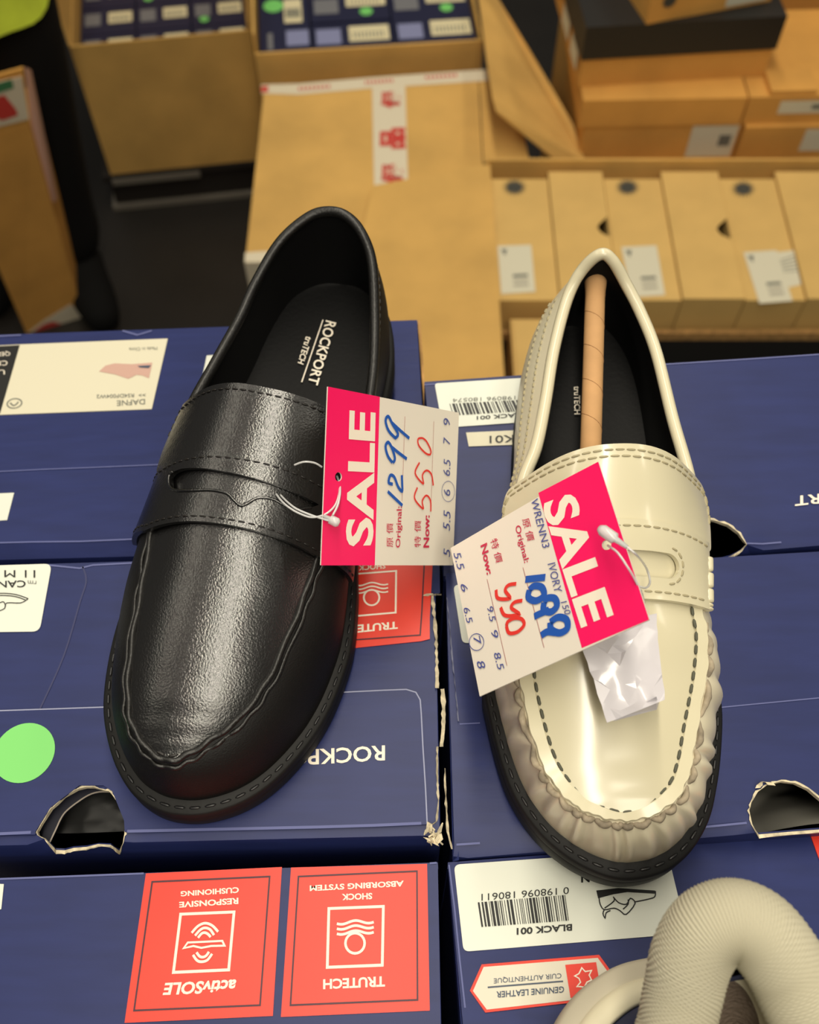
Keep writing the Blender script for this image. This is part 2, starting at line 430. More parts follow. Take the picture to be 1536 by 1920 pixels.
def loafer(root, L, M, insole_z, tongue, strap, strap_q, slot, collar_r, sole_off, edge_h):
    N = L.N; TH = fr(0, N, N * 10)[:-1]
    up = MB().add(*grid(lambda a, b: L.side(a, b), TH, fr(0, 1, 10), True)).build('upper', M.get('side', M['leather']), root)
    # vamp / apron
    MB().add(*grid(lambda a, b: L.top(a, b, 0), [0.02, 0.15, 0.3, 0.5, 0.75] + fr(1, tongue[0] - .15, 40), fr(0, 1, 28))).build('apron', M['leather'], root)
    # lining + footbed
    def lin_(th, t):
        b = cr(L.B, th); a = cr(L.A, th); n = L.nrm2(L.B, th); na = L.nrm2(L.A, th)
        x = min(th % N, N - th % N); k = 2.0
        p = b - n * k; p.z -= 1.0 + (8 if x < tongue[0] - .3 else 0); q = a - na * 4.5; q.z = insole_z - 1
        r = p.lerp(q, t); r -= n * (0.0); r += n * (1.2 * math.sin(math.pi * t))
        return L.W(r)
    MB().add(*grid(lin_, TH, fr(0, 1, 6), True)).build('lining', LIN, root)
    def ins(s_, q):
        a = cr(L.A, s_) - L.nrm2(L.A, s_) * 4.3; b = cr(L.A, -s_) - L.nrm2(L.A, -s_) * 4.3
        p = a.lerp(b, q); p.z = insole_z + 1.2 * (abs(2 * q - 1) ** 3); return L.W(p)
    foot = MB().add(*grid(ins, fr(0.05, N / 2 - .05, 60), fr(0, 1, 16))).build('footbed', SOCK, root)
    # outsole with welt
    def sole_row(dx, z0, zk):
        out = []
        for th in TH:
            x = min(th % N, N - th % N); a = cr(L.A, th); o = interp(sole_off, x)
            p = a + L.nrm2(L.A, th) * (o * dx[0] + dx[1]); p.z = z0 + a.z * zk; out.append(L.W(p))
        return out
    rows = [sole_row((0, -5), 1, 1), sole_row((0, 0), 0, 1), sole_row((1, -.8), -.3, 1), sole_row((1, 0), -1.2, 1), sole_row((1, .3), -4.5, 1), sole_row((1, -.5), -5.3, 1),
            sole_row((1, .2), -6.2, 1), sole_row((1, .3), 3, 0), sole_row((1, -.5), .9, 0), sole_row((1, -2.5), .1, 0)]
    b = MB(); n = len(TH)
    v = [p for r_ in rows for p in r_]; f = []
    for i in range(len(rows) - 1):
        for j in range(n):
            k = (j + 1) % n; f.append((i * n + j, i * n + k, (i + 1) * n + k, (i + 1) * n + j))
    f.append(tuple((len(rows) - 1) * n + j for j in range(n))); f.append(tuple(reversed(range(n))))
    so = b.add(v, f).build('outsole', RUB, root); autosmooth(so, 50)
    wp = []
    for th in fr(-11, 11, 440):
        x = abs(th); a = cr(L.A, th); p = a + L.nrm2(L.A, th) * (interp(sole_off, x) * .52); p.z += .15; wp.append(L.W(p))
    stitches('welt_stitching', wp, RUB2, root, 0.0042, 0.0016, 0.00055, 0.6)
    # collar binding
    cb = []
    for th in fr(tongue[0] - .9, N - tongue[0] + .9, 240):
        p = cr(L.B, th) - L.nrm2(L.B, th) * (collar_r * .35); p.z -= .4; cb.append(L.W(p))
    MB().add(*tube_g(cb, collar_r * .001, 10)).build('collar_binding', M['binding'], root)
    # tongue flap with rounded corners
    o = round_corners(tongue[1], tongue[2], 6)
    v2, t = cdt(o, [], 0.09)
    v, f = slab(v2, t, lambda q, s_, d: L.top(s_, q, d + 8 * max(0, abs(q - .5) - .42)), 0.25, 1.9)
    tg = mk('tongue', v, f, M['leather'], root); autosmooth(tg, 50)
    # strap
    so_ = [(q, strap[0] + strap[2] * q) for q in fr(strap_q[0], strap_q[1], 40)] + [(q, strap[1] + strap[3] * q) for q in fr(strap_q[1], strap_q[0], 40)]
    v2, t = cdt(so_, [slot], 0.05)
    v, f = slab(v2, t, lambda q, s_, d: L.top(s_, q, d), 1.0, 2.9)
    st = mk('strap', v, f, M['leather'], root); autosmooth(st, 50)
    return up, tg, st, foot

# ---- black loafer
BL_O = V((-0.03108644, 0.35029517, 0)); BL_AX = (-0.20531198, -0.97869658)
A = [(4, 259.5, 16), (12.5, 258.3, 16), (20.5, 254.4, 16), (29, 246.3, 16), (37.2, 233.5, 16), (42, 220, 16), (45.5, 202, 16), (46.5, 186, 16), (45.5, 165, 16), (42.5, 140, 17), (38.5, 115, 18),
     (35.5, 90, 18), (33, 65, 18), (31, 40, 18), (26, 18, 18), (15, 5, 18), (0, 0.5, 18), (-13, 4, 18), (-23, 15, 18), (-29.5, 35, 18), (-32, 58, 18), (-32, 85, 18), (-32, 112, 18), (-34.5, 140, 17), (-39.5, 164, 16),
     (-42.2, 182, 16), (-42.3, 195, 16), (-40.1, 212, 16), (-35.6, 226.5, 16), (-27.6, 241.2, 16), (-18.2, 251.2, 16), (-6.5, 257.6, 16)]
B = [(3.2, 251.8, 39), (9.5, 251.2, 39), (15.6, 247.6, 40), (21.3, 242, 41), (25.4, 233, 43), (29, 218.5, 46), (31.3, 202, 49), (33.3, 187, 51), (36, 168, 53), (38.5, 140, 55), (39, 112, 56),
     (36.3, 88, 56), (32.2, 63, 58), (29.2, 44, 62.5), (22, 26.5, 71), (11.6, 15.2, 77), (3, 11.4, 79), (-6, 12.4, 79), (-14.5, 18, 76), (-21.5, 28, 69), (-27.5, 50, 59.5), (-32.8, 77, 55.5), (-35.5, 105, 56), (-34, 138, 55), (-31.2, 166, 52.3),
     (-30, 180, 51), (-28.5, 193, 48.7), (-24.8, 213.5, 45), (-20.9, 225, 43), (-15.3, 234.6, 41), (-9, 241.6, 40), (-2.5, 248, 39)]
BLK_L = Last(A, B, BL_O, BL_AX,
             [(0, 0), (1, .6), (2, 2.5), (3, 4.8), (4, 7), (6, 11), (8, 15.5), (9, 20), (10, 26.5), (11, 30)],
             [(0, .65), (5, .6), (7, .55), (10, .25), (12, .1), (16, .0)], [(0, .6), (5, 0.6), (8, 3.5), (10, 2), (13, 2), (16, 2.5)])
bl = thing('loafer', 'black grained leather penny loafer, the left one of the two loafers', 'shoe', BL_O)
slot_b = [(.10, 8.66), (.12, 8.71), (.17, 8.72), (.40, 8.66), (.62, 8.63), (.80, 8.62), (.90, 8.62), (.87, 8.53), (.79, 8.41), (.69, 8.44), (.62, 8.40), (.575, 8.29), (.545, 8.25), (.51, 8.30), (.46, 8.38), (.38, 8.40), (.27, 8.39), (.17, 8.42), (.12, 8.51)]
tongue_b = (9.95, [(-.10, 8.85), (-.19, 9.35), (-.23, 9.72), (-.14, 10.0), (.0, 10.02), (.12, 9.97), (.3, 9.89), (.5, 9.81), (.7, 9.79), (.9, 9.82), (1.08, 9.78), (1.15, 9.5), (1.12, 8.85)], .1)
SO = [(0, 5.6), (4, 4.6), (8, 4.0), (11, 2.2), (16, 1.5)]
upb, tgb, stb, footb = loafer(bl, BLK_L, {'leather': BLK, 'binding': BLK2, 'side': BLKU}, 25.0, tongue_b, (7.9, 8.93, 0.0, 0.0), (-.62, 1.62), slot_b, 2.3, SO, 0)
MB().add(*tube_g([BLK_L.top(p_.y, p_.x, 3.1) for p_ in smooth_path([V((a_, b_, 0)) for a_, b_ in slot_b[7:] + slot_b[:2]], 8)], .0006, 8)).build('slot_lip', BLK, bl)
# rolled moccasin seam: inner and outer leather roll with stitches
def seam_pts(L, a, b, n, din, dz, wob=0.0, fq=3.0):
    out = []
    for th in fr(a, b, n):
        p = cr(L.B, th) - L.nrm2(L.B, th) * (din + wob * math.sin(th * fq * math.pi)); p.z += dz + wob * .6 * math.cos(th * fq * 1.3 * math.pi); out.append(L.W(p))
    return out
MB().add(*tube_g(seam_pts(BLK_L, -8.2, 8.2, 330, .3, .4, .3, 1.7), .0012, 8)).build('moccasin_seam', BLK2, bl)
MB().add(*tube_g(seam_pts(BLK_L, -8.2, 8.2, 330, -1.7, -1.4, .35, 2.1), .0009, 8)).build('seam_roll', BLK2, bl)
stitches('seam_stitching', seam_pts(BLK_L, -8.1, 8.1, 330, 1.9, .8), THR, bl, 0.0036, 0.0014, 0.0006)
tp_ = []
for (q, s_) in dens_open(round_corners(tongue_b[1][1:-1], .1, 6)[7:-7], .02):
    q_ = .5 + (q - .5) * .95; tp_.append(BLK_L.top(8.9 + (s_ - 8.9) * .91, q_, 2.0 + 8 * max(0, abs(q_ - .5) - .42)))
stitches('tongue_stitching', tp_, THR, bl, 0.0026, 0.0010, 0.0004)
stitches('strap_stitching', [BLK_L.top(7.9 + .10, q, 3.0) for q in fr(-.6, 1.6, 110)], THR, bl, 0.0026, 0.0012, 0.0004)
stitches('strap_stitching', [BLK_L.top(8.93 - .09, q, 3.0) for q in fr(-.6, 1.6, 110)], THR, bl, 0.0026, 0.0012, 0.0004)
stitches('collar_stitching', [BLK_L.side(th, .86, .2) for th in fr(10.2, 21.8, 240)], THR, bl, 0.0024, 0.0010, 0.0004)
fb = Plane(BL_O + V((0, 0, .0255)), V((0, 0, 1)))
ptext(footb, fb, 'ROCKPORT', [(631, 605), (596, 723), (577, 718), (611, 600)], WHITE_P, bold=.018, off=.0006)
strokes(footb, fb, [[(606, 601), (566, 718)]], .0006, WHITE_P, 'printed_line', off=.0006)
ptext(footb, fb, 'truTECH', [(586, 634), (569, 684), (558, 680), (574, 629)], WHITE_P, bold=.022, off=.0006)

# ---- ivory loafer
WH_O = V((0.07957302, 0.32309606, 0)); WH_AX = (0.00800437, -0.99996796)
A = [(2, 249.2, 17), (10.5, 247.9, 17), (20.3, 243.2, 17), (29.5, 235.4, 17), (36.7, 224.7, 17), (41.4, 212.4, 17), (45.7, 193, 17), (47, 180, 17), (43, 160, 17), (38.5, 135, 17), (35, 112, 18),
     (33, 92, 18), (31.5, 67, 18), (28.5, 43, 18), (22.5, 19, 18), (12, 3, 18), (-1, -.5, 18), (-15, 2, 18), (-23.5, 15, 18), (-28, 35, 18), (-29, 60, 18), (-29, 85, 18), (-30, 110, 18), (-33, 135, 17), (-36, 160, 17),
     (-38, 180, 17), (-37.6, 192, 17), (-34.4, 207, 17), (-30.5, 220, 17), (-25.6, 231.8, 17), (-18, 241.3, 17), (-8.5, 247.2, 17)]
B = [(7.7, 240.2, 43), (14, 239.3, 43), (20.5, 236.9, 43), (26, 233.3, 43.5), (31.2, 227, 44.5), (35.5, 218, 46), (39.3, 202, 49), (41, 188, 51), (41.7, 166, 54), (40.5, 139, 55.5), (36.5, 112, 56),
     (29.5, 93, 56), (24.2, 71, 56), (18.6, 44, 57.5), (11.5, 20, 62.5), (5.5, 11, 70.5), (-2, 9, 79), (-8, 10.5, 77), (-15.4, 16.5, 68), (-21.5, 27, 62), (-26.8, 46, 58), (-30, 80, 55.5), (-32.5, 110, 56), (-31.8, 138, 55.5), (-28.2, 165, 54.5),
     (-28.3, 178, 54), (-26, 192.5, 51), (-20.8, 210.5, 48), (-17.6, 222, 46), (-13.4, 231, 45), (-6.3, 236.8, 44), (1, 239.6, 43)]
WHT_L = Last(A, B, WH_O, WH_AX,
             [(0, 0), (1, .2), (2, .8), (3, 1.8), (4, 3.2), (6, 6.5), (8, 11), (9, 19), (10, 26.5), (11, 30)],
             [(0, .68), (5, .62), (7, .55), (10, .3), (12, .2), (16, .1)], [(0, .8), (5, 1.0), (8, 2.5), (10, 4.5), (13, 5), (16, 2.5)], pleat=1.25)
wl = thing('loafer', 'ivory patent leather penny loafer with black sole and gathered toe', 'shoe', WH_O)
sl = []
for k in range(21): a = -math.pi / 2 + math.pi * k / 20; sl.append((.76 + .065 * math.cos(a), 8.45 + .16 * math.sin(a)))
for k in range(21): a = math.pi / 2 + math.pi * k / 20; sl.append((.24 + .065 * math.cos(a), 8.45 + .16 * math.sin(a)))
tongue_w = (10.0, [(-.08, 8.85), (-.14, 9.35), (-.17, 9.7), (-.11, 9.93), (.1, 9.98), (.3, 10.0), (.5, 10.0), (.7, 10.0), (.9, 9.98), (1.12, 9.93), (1.18, 9.7), (1.15, 9.35), (1.08, 8.85)], .1)
SOW = [(0, 5.8), (4, 4.8), (7, 4.0), (9, 2.0), (11, 1.2), (16, .8)]
upw, tgw, stw, footw = loafer(wl, WHT_L, {'leather': IVO, 'binding': IVO2, 'side': IVOS}, 25.0, tongue_w, (7.93, 8.98, 0.0, 0.0), (-.03, 1.03), sl, 2.6, SOW, 0)
# flat piping band along the moccasin seam
def band(L, a, b, n, w0, w1, z0, z1):
    v = []; f = []
    T = fr(a, b, n)
    for th in T:
        p = cr(L.B, th); q = L.nrm2(L.B, th); x = abs(th); k = 0.55 + 0.45 * min(1, x / 2.5); wob = .25 * math.sin(th * 5.3) + .2 * math.sin(th * 11.1)
        for d, z in ((w0 + wob, z0), (w0 + wob, z1), (w0 + wob + .15, z1 + .35), (w1 - .25, z1 + .5), (w1 * 1.0, z1 + .2), (w1, z0)):
            d2 = d * (k if d > 0 else 1); r = p - q * d2; r.z = p.z + z + (interp(L.crown, x) * .55 * max(0, d2) / 14.0); v.append(L.W(r))
    for i in range(len(T) - 1):
        for j in range(6): f.append((i * 6 + j, i * 6 + (j + 1) % 6, i * 6 + 6 + (j + 1) % 6, i * 6 + 6 + j))
    f.append((0, 1, 2, 3, 4, 5)); f.append(tuple(n * 6 + j for j in range(6)))
    return v, f
pb = MB().add(*band(WHT_L, -8.0, 8.0, 420, -.3, 4.3, -1.3, 1.0)).build('seam_piping', IVO2, wl); autosmooth(pb, 40)
gp = []; gr = []
for th in fr(-7.6, 7.6, 600):
    k = abs(math.sin(th * math.pi * 1.5 + .5 * math.sin(th * 2.9))); p = cr(WHT_L.B, th) + WHT_L.nrm2(WHT_L.B, th) * (.2 + 1.9 * k * min(1, (7.8 - abs(th)) / 2 + .2)); p.z += -1.4 + .5 * k; gp.append(WHT_L.W(p)); gr.append(.0008 + .0005 * k + .0003 * noise.noise((th * 9, 0, 0)))
MB().add(*tube_g(gp, gr, 8)).build('gathered_edge', RAW, wl)
stitches('seam_stitching', [WHT_L.top(abs(th), 0.0, 0) if False else WHT_L.W(cr(WHT_L.B, th) - WHT_L.nrm2(WHT_L.B, th) * (4.75 * (.55 + .45 * min(1, abs(th) / 2.5))) + V((0, 0, 1.0 + interp(WHT_L.crown, abs(th)) * .30))) for th in fr(-7.9, 7.9, 330)], DTH, wl, 0.0036, 0.0012, 0.0006)
for dd in (.08, .17):
    L_ = []
    for (q, s_) in dens_open(round_corners([(-.10, 8.9), (-.14, 9.35), (-.17, 9.7), (-.11, 9.93), (.1, 9.98), (.5, 10.0), (.9, 9.98), (1.12, 9.93), (1.18, 9.7), (1.15, 9.35), (1.10, 8.9)], .1, 6)[7:-7], .02):
        if s_ < 9.0: continue
        cx, cy = .5, 9.0; k = 1 - dd * .35
        q_ = cx + (q - cx) * k; L_.append(WHT_L.top(cy + (s_ - cy) * (1 - dd), q_, 2.0 + 8 * max(0, abs(q_ - .5) - .42)))
    stitches('tongue_stitching', L_, IVT, wl, 0.0034, 0.0008, 0.00045)
for sv in (8.08, 8.90): stitches('strap_stitching', [WHT_L.top(sv, q, 3.0) for q in fr(0, 1.0, 80)], IVT, wl, 0.0030, 0.0009, 0.00045)
for k_ in (1.35,):
    stitches('slot_stitching', [WHT_L.top(8.45 + (b_ - 8.45) * 1.45, .5 + (a_ - .5) * 1.06, 3.0) for a_, b_ in sl + sl[:1]], IVT, wl, 0.0026, 0.0008, 0.00045)
for t_ in (.80, .62):
    stitches('quarter_stitching', [WHT_L.side(th, t_, .25) for th in fr(10.0, 14.5, 120)], IVT, wl, 0.0022, 0.0010, 0.0005)
# rolled strap ends: stitched rolls lying along both sides of the strap
for sg in (1, -1):
    for s0, s1, rr in ((8.80, 8.585, 1.9), (8.575, 8.35, 2.05), (8.34, 8.105, 2.1), (8.095, 8.025, 1.9), (8.015, 7.945, 1.85)):
        pts = []; rad = []
        for t in fr(0, 1, 10):
            sv = s0 + (s1 - s0) * t; p0 = cr(WHT_L.B, sv * sg); q = WHT_L.nrm2(WHT_L.B, sv * sg)
            pts.append(WHT_L.W(p0 + q * 2.7 + V((0, 0, -.4)))); e_ = min(t, 1 - t) * abs(s1 - s0) * 28
            rad.append(.001 * rr * (math.sqrt(max(0.12, 1 - (1 - min(1, e_ / .9)) ** 2))))
        MB().add(*tube_g(pts, rad, 14)).build('strap_roll', IVO2, wl)
fbw = Plane(WH_O + V((0, 0, .0255)), V((0, 0, 1)))
ptext(footw, fbw, 'truTECH', [(1088, 724), (1088.5, 777), (1077, 777), (1076, 724)], WHITE_P, bold=.022, off=.0006)

# kraft paper rod inside the ivory loafer
a, b = P(1117, 524, .060), P(1107, 872, .048)
rod = thing('kraft_rod', 'brown kraft paper rod wedged lengthwise inside the ivory loafer', 'paper rod', a)
n_ = 30
MB().add(*tube_g([a.lerp(b, t) for t in fr(0, 1, n_)], [.0044 + .0008 * max(0, 1 - i / 2.5) for i in range(n_ + 1)], 16)).build('tube', KRAFT, rod)
ax_ = (b - a).normalized(); sx_ = ax_.cross(V((0, 0, 1))).normalized(); ux_ = sx_.cross(ax_).normalized()
MB().add(*tube_g([a + (b - a) * t + (sx_ * math.cos(t * 34) + ux_ * math.sin(t * 34)) * .0044 for t in fr(.03, 1, 300)], .00012, 4)).build('spiral_seam', KRLINE, rod)

# ------------------------------------------------------------------ navy shoe boxes
def shoe_box(label, pl, px, holes=(), depth=.27, rr=.005):
    """px = back left, back right, front right, front left corners of the upward end"""
    q = [pl.px(*p) for p in px]; BLc, BRc, FRc, FLc = q
    o = thing('shoe_box', label, 'shoe box', V((sum(p.x for p in q) / 4, sum(p.y for p in q) / 4, -.27)), 'navy shoe boxes standing on end')
    D = ((FLc - BLc).length + (FRc - BRc).length) / 2
    fw_ = ((FLc - BLc) + (FRc - BRc)).normalized(); n = pl.n
    def fn(a, b, d=0.0):
        base = (BLc * (1 - a) + BRc * a) * (1 - min(b, 1)) + (FLc * (1 - a) + FRc * a) * min(b, 1)
        if b <= 1: return base + n * d
        wv = (b - 1) * D; ph = wv / rr
        if ph < math.pi / 2: return base + fw_ * (rr + d) * math.sin(ph) - n * (rr - (rr + d) * math.cos(ph))
        return base + fw_ * (rr + d) - n * (rr + (wv - rr * math.pi / 2))
    def inv(u, v):
        a, b = .5, .5
        for _ in range(40):
            p = proj(fn(a, b)); e = (u - p[0], v - p[1])
            if abs(e[0]) + abs(e[1]) < .01: break
            pa = proj(fn(a + 1e-4, b)); pb_ = proj(fn(a, b + 1e-4))
            j = [[(pa[0] - p[0]) / 1e-4, (pb_[0] - p[0]) / 1e-4], [(pa[1] - p[1]) / 1e-4, (pb_[1] - p[1]) / 1e-4]]
            det = j[0][0] * j[1][1] - j[0][1] * j[1][0]
            if abs(det) < 1e-6: break
            a += max(-.2, min(.2, (e[0] * j[1][1] - e[1] * j[0][1]) / det)); b += max(-.1, min(.1, (e[1] * j[0][0] - e[0] * j[1][0]) / det))
        return (a, b)
    o_fn, o_inv = fn, inv
    bmax = 1 + (rr * math.pi / 2 + .03) / D
    hs = [[inv(*p) for p in h] for h in holes]
    k = D / ((BRc - BLc).length)
    # work in a, b*k so that the mesh is even
    v2, t = cdt([(0, 0), (1, 0), (1, 1 * k), (1, (1 + rr * .8 / D) * k), (1, bmax * k), (0, bmax * k), (0, (1 + rr * .8 / D) * k), (0, 1 * k)], [[(a, b * k) for a, b in h] for h in hs], .03)
    # extra rows so that the bend is round
    b_ = MB(); v, f = slab(v2, t, lambda a, b, d: fn(a, b / k, d), -.0014, 0)
    b_.add(v, f)
    th_ = .0022; ZB = -.27
    def dnp(p): return V((p.x, p.y, ZB))
    fl0, fr0 = fn(0, bmax), fn(1, bmax)
    for a0, a1, inn in ((BLc, BRc, fw_), (BRc, FRc + fw_ * rr, -RT), (FLc + fw_ * rr, BLc, RT)):
        c = V((0, 0, -.001)) if a0 is not BLc else V((0, 0, 0))
        v, f = hexa([dnp(a0), dnp(a1), dnp(a1 + inn * th_), dnp(a0 + inn * th_)], [a0 - n * (rr if (a0 - FLc).length < .02 else 0) * 1.0, a1 - n * (rr if (a1 - FRc).length < .02 else 0) * 1.0, a1 + inn * th_ - n * .001, a0 + inn * th_ - n * .001]); b_.add(v, f)
    v, f = hexa([dnp(fl0), dnp(fr0), dnp(fr0 - fw_ * th_), dnp(fl0 - fw_ * th_)], [fl0, fr0, fr0 - fw_ * th_, fl0 - fw_ * th_]); b_.add(v, f)
    up_ = V((0, 0, .003)); v, f = hexa([dnp(BLc), dnp(BRc), dnp(fr0), dnp(fl0)], [dnp(BLc) + up_, dnp(BRc) + up_, dnp(fr0) + up_, dnp(fl0) + up_]); b_.add(v, f)
    body = b_.build('box_body', NAVY, o, smooth=True); autosmooth(body, 40)
    o_h = o
    for h in holes:                                                # torn rim
        h3 = [p for i in range(len(h)) for p in [lerp2(h[i], h[(i + 1) % len(h)], t / 3.0) for t in range(3)]]
        cu = sum(p[0] for p in h3) / len(h3); cv = sum(p[1] for p in h3) / len(h3)
        v = []; f = []
        for i, p in enumerate(h3):
            d = V((p[0] - cu, p[1] - cv)).normalized(); ou = random.uniform(.5, 4.5) * (1.6 if random.random() < .12 else 1); 
            a, b = inv(p[0] - d.x * .7, p[1] - d.y * .7)
            if b > 1.002: ou = random.uniform(.3, 1.6)
            a2, b2 = inv(p[0] + d.x * ou, p[1] + d.y * ou)
            v += [fn(a, b, -.0015 if b < 1 else -.0006), fn(a, b, .0004 + random.uniform(0, .0006)), fn(a2, b2, .0005)]
        m = len(h3)
        for i in range(m):
            j = (i + 1) % m; f += [(3 * i, 3 * j, 3 * j + 1, 3 * i + 1), (3 * i + 1, 3 * j + 1, 3 * j + 2, 3 * i + 2)]
        mk('torn_edge', v, f, TORN, o, smooth=False)
    return o, fn, inv
def wears(par, pl, lines, w_, m, name, off):
    for L in lines: strokes(par, pl, [L], w_, m, name, off)
Z0 = Plane(V((0, 0, 0)), V((0, 0, 1)))
PL_LM = Z0
PL_LF = Plane(V((0, 0, -.004)), V((0, 0, 1)))
PL_LB = rect_plane([(285, 768), (-9, 778), (38, 647), (315, 636)], 500, 1000, -.001)
PL_RB = Plane(P(1100, 1050, -.001), V((-.02, -.13, 1)))
PL_RM = Plane(P(1100, 1500, -.0005), V((-.0, 0, 1)))
PL_RF = rect_plane([(1288, 1751), (869, 1785), (851, 1622), (1250, 1594)], 860, 1622, -.003)

# back left
lb, _, _ = shoe_box('back left navy shoe box with a cream picture label and black strip', PL_LB, [(-150, 633), (782, 600), (804, 1000), (-160, 1026)])
dl = sheet('picture_label', PL_LB, [(-60, 652), (38, 647), (315, 636), (285, 768), (-60, 781)], WHITE_R, lb, .0005)
bs = poly(dl, PL_LB, [(-60, 652), (37, 647), (0, 775), (-9, 778), (-60, 780)], BLACKP, 'black_strip', .0007)
for t_, y0, x1 in (('QEE', 658, 19), ('CN', 676, 14), ('US', 693, 9)):
    ptext(dl, PL_LB, t_, ud(x1 - 24, y0 + 1, y0 + 10, x1, y0, y0 + 9), WHITE_P, off=.0009)
ptext(dl, PL_LB, 'DAFNE', ud(219, 751, 761, 272, 748, 758), GREYP, bold=.012, off=.0007)
ptext(dl, PL_LB, '>>  RS4DF004W2', ud(181, 740, 747, 273, 737, 744), GREYP, bold=.01, off=.0007)
ptext(dl, PL_LB, 'Made in China', ud(242, 652, 658, 295, 650, 656), GREYP, off=.0007)
strokes(dl, PL_LB, [[(28 + 13.5 * math.cos(i * math.pi / 12) - 2 * math.sin(i * math.pi / 12), 758 + 9 * math.sin(i * math.pi / 12)) for i in range(24)]], .0007, GREYP, 'printed_ring', .0007, closed=True)
strokes(dl, PL_LB, [[(20, 757), (26, 762), (32, 759), (35, 755)]], .0008, GREYP, 'printed_mark', .0007, smooth=4)
pk = [(865, 355), (920, 305), (1000, 285), (1150, 292), (1330, 278), (1320, 330), (1300, 415), (1240, 390), (1190, 385), (1120, 420), (1000, 380), (930, 368)]
PINKSHOE = mat('dusty_pink_print', (198, 160, 146), 0.5)
poly(dl, PL_LB, [(x * .2148, 620 + y * .2148) for x, y in pk], PINKSHOE, 'shoe_picture', .0007)
poly(dl, PL_LB, [(258, 686), (283, 684.7), (279, 690), (262, 689)], SLATEP, 'shoe_picture', .0009)
sheet('white_sticker', PL_LB, [(388, 668), (440, 664), (430, 704), (380, 707)], WHITE_L, lb, .0005)
sheet('white_sticker', PL_LB, [(-40, 928), (27, 925), (14, 976), (-45, 980)], WHITE_L, lb, .0005)
wears(lb, PL_LB, [[(-140, 892), (0, 885), (80, 881), (160, 878), (300, 872)]], .0006, WEAR2, 'lid_crease', .0004)
wears(lb, PL_LB, [[(-140, 1022), (60, 1017), (150, 1016), (268, 1011), (500, 1006), (800, 998)]], .0008, WEAR2, 'worn_edge', .0004)
wears(lb, PL_LB, [[(-100, 633), (0, 631), (40, 629)], [(230, 621), (258, 629), (285, 621)]], .0012, WEAR2, 'worn_edge', .0004)

sd_ = [P(783, 600, -.022), P(789, 603, -.024), P(799, 762, -.013), P(795, 762, -.013)]
mk('raw_side_board', sd_ + [p - V((0, 0, .05)) for p in sd_], hexa([V((0,0,0))]*4, [V((0,0,0))]*4)[1], CARDE, lb, smooth=False, label='raw brown cardboard side')

# middle left
hole1 = [(50 + x * .13672, 1440 + y * .13672) for x, y in [(150, 870), (210, 760), (340, 560), (420, 490), (520, 390), (640, 325), (700, 290), (820, 262), (920, 262), (1050, 300), (1140, 320), (1190, 380), (1270, 500), (1330, 640), (1355, 720), (1350, 900), (1330, 1010), (1275, 1160), (1150, 1070), (980, 1060), (820, 1105), (640, 1120), (520, 1155), (400, 1150), (330, 1070), (250, 970), (160, 925)]]
lm, lmf, lmi = shoe_box('navy shoe box with a round green sticker, under the toe of the black loafer', PL_LM, [(-110, 1063), (815, 1036), (824, 1549), (-120, 1571)], [hole1])
sheet('torn_side_strip', PL_LM, [(812, 1038), (824, 1037), (825, 1112), (818, 1116), (812, 1112)], NAVY, lm, .0004, .0012)
ob = round_corners([(-112, 1332), (240, 1325), (520, 1300), (788, 1294), (800, 1545), (-118, 1566)], .5, 1)
fl = sheet('tuck_flap', PL_LM, round_corners([(-112, 1338), (240, 1326), (788, 1293), (801, 1547), (235, 1561), (234, 1540), (212, 1485), (195, 1474), (150, 1474), (96, 1515), (68, 1560), (68, 1566), (-118, 1570)], 30, 8, [2]), NAVY, lm, .0011, .0010)
wears(lm, PL_LM, [[(-112, 1338), (100, 1331), (240, 1326), (400, 1317), (520, 1309), (640, 1300), (720, 1296), (762, 1294.5), (780, 1300), (788, 1314), (790, 1340), (793, 1400), (798, 1480), (801, 1545)]], .0005, WEAR, 'worn_edge', .0012)
wears(lm, PL_LM, [[(-110, 1570), (60, 1562)], [(240, 1560), (420, 1556), (600, 1552), (700, 1549), (790, 1545)]], .0011, WEAR2, 'worn_edge', .0013)
strokes(lm, PL_LM, [[(155, 1062), (162, 1090), (150, 1130), (120, 1230), (75, 1330)]], .0007, mat('crease_shade', (44, 48, 92), .5), 'dent_crease', .0003, smooth=4)
wears(lm, PL_LM, [[(0, 1062), (90, 1060), (150, 1066), (175, 1060), (290, 1054)]], .0008, WEAR2, 'worn_edge', .0003)
lab = sheet('size_label', PL_LM, round_corners([(-90, 1064), (98, 1058), (75, 1185), (-90, 1187)], 14, 6, [1, 2]), WHITE_L, lm, .0006)
ptext(lab, PL_LM, '11 M', ud(8, 1069, 1082, 66, 1069, 1083), BLACKP, off=.0009)
ptext(lab, PL_LM, 'CAN', ud(-4, 1089, 1102, 48, 1088, 1101), BLACKP, bold=.012, off=.0009)
ptext(lab, PL_LM, 'rm', ud(52, 1088, 1094, 68, 1089, 1095), GREYP, off=.0009)
strokes(lab, PL_LM, [[(-40, 1118), (0, 1114), (30, 1116), (54, 1124)], [(-40, 1122), (0, 1118), (30, 1120), (50, 1127)], [(54, 1124), (40, 1132), (14, 1132), (10, 1142), (0, 1147)], [(0, 1132), (8, 1130), (12, 1138)]], .0004, BLACKP, 'shoe_drawing', .0009, smooth=3)
gc = P(45, 1411, .0014); gr_ = (P(103, 1402, .0014) - gc).length
v = [gc + V((math.cos(t * math.pi / 24), math.sin(t * math.pi / 24), 0)) * gr_ for t in range(48)]
mk('green_sticker', v + [p - V((0, 0, .0003)) for p in v], [tuple(range(48))] + [(i, (i + 1) % 48, 48 + (i + 1) % 48, 48 + i) for i in range(48)], GREEN, lm, smooth=False, label='round green sticker')
